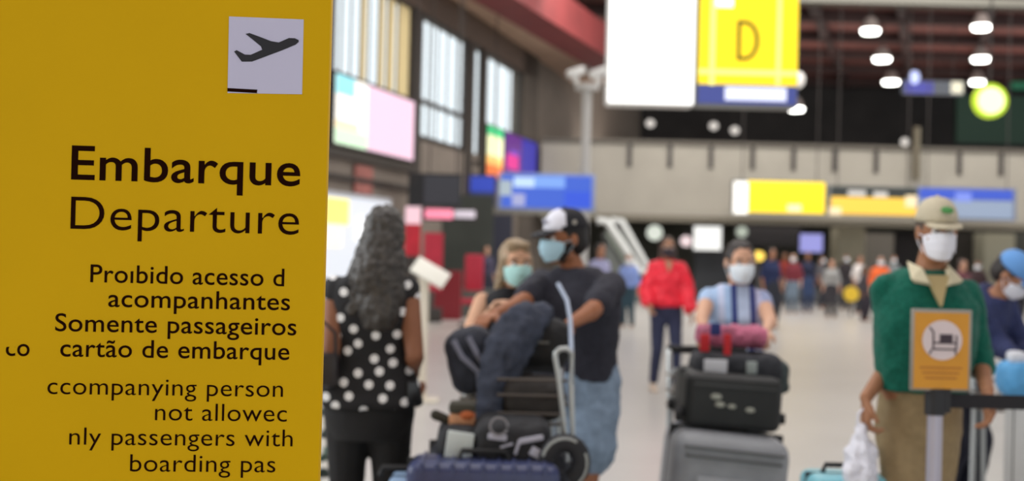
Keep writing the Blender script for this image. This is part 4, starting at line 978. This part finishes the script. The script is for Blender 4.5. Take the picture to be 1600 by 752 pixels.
# upper bags
d = duffel('grey-black backpack with pale straps leaning at the left of the couple\'s pile', 738, 562, 4.95, (.2, .24, .26), mat('bag_slate', (44, 48, 60), .8, var=.35, scale=14, bump=.3), rot=(0, R(-14), 0), straps=False)
for x0, x1 in ((-.03, .02), (.03, .05)): MB().tube([(x0 - .02, -.13, .1), (x0, -.145, .03), (x1, -.145, -.04), (x1 - .01, -.13, -.11)], .012, 8).build('pale_strap', mat('strap_grey', (112, 114, 130), .7), d)
MB().box((0, -.02, -.155), (.17, .22, .02)).build('pale_rail', mat('rail_tan', (150, 142, 130), .6), d)
# long draped garment: dark blue-grey jacket over the bags
jk = empty('draped_jacket', 'long dark blue-grey jacket draped over the luggage of the couple', 'jacket', P(800, 560, 4.85)); Lc = jk.location
mb = MB(); pts = [(845, 490, 4.95, .055), (812, 508, 4.85, .085), (790, 545, 4.8, .085), (776, 590, 4.78, .075), (768, 630, 4.75, .06), (760, 668, 4.72, .05)]
for (a, b_) in zip(pts, pts[1:]): mb.cap(P(*a[:3]) - Lc, P(*b_[:3]) - Lc, a[3], b_[3])
pts = [(838, 500, 4.9, .06), (800, 560, 4.8, .06), (792, 600, 4.78, .04)]
for (a, b_) in zip(pts, pts[1:]): mb.cap(P(*a[:3]) - Lc, P(*b_[:3]) - Lc, a[3], b_[3])
remesh(mb.build('cloth', mat('jacket_blue_grey', (54, 60, 76), .85, var=.25, scale=18, bump=.4), jk), .009, 4, .04, .06)
d = duffel('large plain black holdall on the trolley basket below the hands of the man', 842, 535, 5.0, (.26, .28, .2), mat('holdall_black', (27, 27, 29), .8, var=.15), straps=False)
MB().box((.015, -.15, .01), (.045, .006, .01)).build('tag', mat('tag_grey', (88, 88, 86), .5), d)
d = duffel('dark brown-grey crate bag behind the trolley bars', 832, 620, 4.82, (.26, .24, .17), mat('crate_dark', (46, 42, 40), .8, var=.2), straps=False)
for zz in (.08, .02, -.05): MB().tube([(-.14, -.14, zz), (.13, -.14, zz)], .006).build('bar', mat('bar_brown', (84, 76, 70), .6), d)
tb = empty('steel_loop', 'bent pale steel trolley side bar right of the black bags', 'bar', P(884, 640, 4.6)); Lc = tb.location
MB().tube([P(x, y, 4.6) - Lc for x, y in ((886, 722), (880, 650), (873, 590), (868, 562), (868, 552), (874, 546), (885, 545), (893, 552), (893, 600), (894, 660), (895, 722))], .0105, 10).build('bar', steel, tb)
MB().tube([P(x, y, yy) - Lc for x, y, yy in ((893, 552, 4.6), (891, 500, 4.8), (886, 470, 5.0), (872, 444, 5.1))], .009, 8).build('long_rod', mat('pale_rod', (150, 164, 186), .4), tb)
MB().tube([P(895, 722, 4.6) - Lc, P(897, 760, 4.6) - Lc, Vector((.03, .05, -P(884, 640, 4.6).z + .17))], .0105).build('lower_bar', steel, tb)
s3 = suitcase('pale blue hard case showing only its edge behind the ribbed suitcase', (X0(642, 4.55), 4.5, .0), (.1, .2, .66), mat('pale_blue_shell', (140, 168, 200), .4))

# trolley 2 (girl)
trolley('steel luggage trolley pushed by the girl, stacked with suitcases', (X0(1135, 5.95), 5.95, 0))
tl_ = R(5)
zg = Zat(1130, 672, 5.7)
k = suitcase('silver-grey suitcase lowest on the trolley of the girl', (X0(1128, 5.7), 5.72, .18), (.53, .5, zg - .18), mat('silver_grey_shell', (150, 153, 158), .5, var=.08, scale=12), rot=(0, tl_, 0))
hh = zg - .18
MB().box((.02, -.255, hh * .38), (.36, .03, hh * .5), bevel=.012).build('front_pocket', mat('silver_pocket', (168, 171, 176), .5, var=.05), k)
MB().box((0, -.252, hh * .8), (.44, .02, .012), bevel=.004).build('pocket_zip', mat('zip_grey', (96, 98, 100), .5), k)
MB().box((0, -.252, hh * .88), (.46, .02, .012), bevel=.004).build('pocket_zip', mat('zip_grey', (96, 98, 100), .5), k)
k = suitcase('black suitcase with pale marks resting on the silver-grey suitcase', (X0(1138, 5.8), 5.82, zg + .012), (.45, .45, .25), mat('black_shell', (34, 36, 36), .6, var=.15, scale=15), rot=(0, R(3), 0))
for x, z, r in ((-.085, .15, .02), (-.065, .115, .018), (-.01, .11, .015), (.075, .1, .017)):
    MB().ell((x, -.226, z), (r * 1.3, .006, r * .7)).build('pale_mark', mat('badge_pale', (170, 172, 160), .5), k)
MB().box((0, -.226, .2), (.38, .014, .01), bevel=.003).build('pocket_zip', mat('zip_dark', (66, 68, 68), .5), k)
MB().cyl((-.235, -.18, .05), (-.26, -.18, .05), .028).build('side_wheel', black_r, k)
d = duffel('dark tote bag with white and pale patches on top of the black suitcase', 1148, 573, 5.9, (.42, .3, .14), mat('tote_dark', (46, 48, 54), .8, var=.3, scale=16), straps=False)
MB().box((-.12, -.16, .01), (.11, .012, .07), bevel=.005).build('white_patch', mat('patch_white', (214, 216, 222), .6), d)
MB().box((.05, -.16, .01), (.05, .012, .06), bevel=.005).build('pale_patch', mat('patch_pale', (160, 170, 168), .6), d)
rb = empty('red_backpack', 'pink and red soft backpack with hanging red straps in front of the girl', 'bag', P(1143, 525, 5.95)); Lc = rb.location
mb = MB().box((0, 0, 0), (.34, .2, .1), bevel=.04, seg=3); remesh(mb.build('body', mat('pink_red', (176, 96, 122), .8, var=.35, scale=9), rb), .009, 3, .04, .06)
for px, w_ in ((1100, .045), (1135, .035)):
    a = P(px, 522, 5.78) - Lc; b_ = P(px + 2, 550 if px < 1120 else 580, 5.78) - Lc
    MB().box((a + b_) / 2, (w_, .02, (a - b_).length), bevel=.006).build('strap', mat('strap_red', (196, 30, 38), .7), rb)
MB().box(P(1118, 515, 5.8) - Lc, (.05, .02, .06), bevel=.008).build('navy_flap', mat('flap_navy', (44, 54, 112), .8), rb)
d = duffel('small dark green-grey bag hanging off the right of the girl\'s trolley', 1212, 588, 5.95, (.1, .2, .16), mat('bag_greygreen', (64, 74, 74), .8, var=.2), straps=False)

# blue bag at right, pale blue case at bottom
rt2 = trolley('steel luggage trolley under the sky blue bag at the right edge', (X0(1640, 6.2), 6.2, 0))
bb = duffel('sky blue bag with a white top at the right edge', 1590, 592, 6.2, (.19, .2, .18), mat('sky_bag', (84, 158, 210), .6, var=.15, scale=8), straps=False, name='blue_bag')
MB().box((-.01, -.0, .11), (.08, .1, .06), bevel=.02).build('white_top', mat('patch_white', (214, 216, 222)), bb)
suitcase('grey case under the sky blue bag at the right edge', (X0(1650, 6.2), 6.2, .17), (.4, .3, Zat(1590, 622, 6.2) - .17), mat('case_pale', (196, 196, 194), .5))
ct = suitcase('turquoise suitcase whose top just enters the bottom edge of the picture', (X0(1330, 4.6), 4.6, .0), (.31, .24, Zat(1330, 740, 4.6)), mat('turquoise_shell', (120, 186, 200), .45))
ct['label'] = 'turquoise blue suitcase standing on the floor left of the person in green'
# leafy plant at the panel edge
pl = empty('potted_plant', 'small grey-green potted plant half hidden by the yellow panel', 'plant', (X0(503, 6.0), 6.0, 0))
MB().cyl((0, 0, 0), (0, 0, .22), .09, .12, 20).build('pot', mat('pot_grey', (150, 150, 146), .7), pl)
for i in range(26):
    a = random.uniform(0, 6.28); z = random.uniform(.3, .95); r = random.uniform(.04, .11)
    q = Vector((r * math.cos(a), r * math.sin(a), z)); MB().ell(q, (.035, .012, .022), Matrix.Rotation(a, 3, 'Z') @ Matrix.Rotation(random.uniform(-1, 1), 3, 'Y'), u=8, v=6).build('leaf', mat('leaf_%d' % (i % 2), ((52, 66, 60), (88, 112, 100))[i % 2], .6), pl)
    if i % 4 == 0: MB().tube([(0, 0, .2), q * .6 + Vector((0, 0, z * .3)), q], .004, 6).build('stem', mat('leaf_0', (52, 66, 60)), pl)
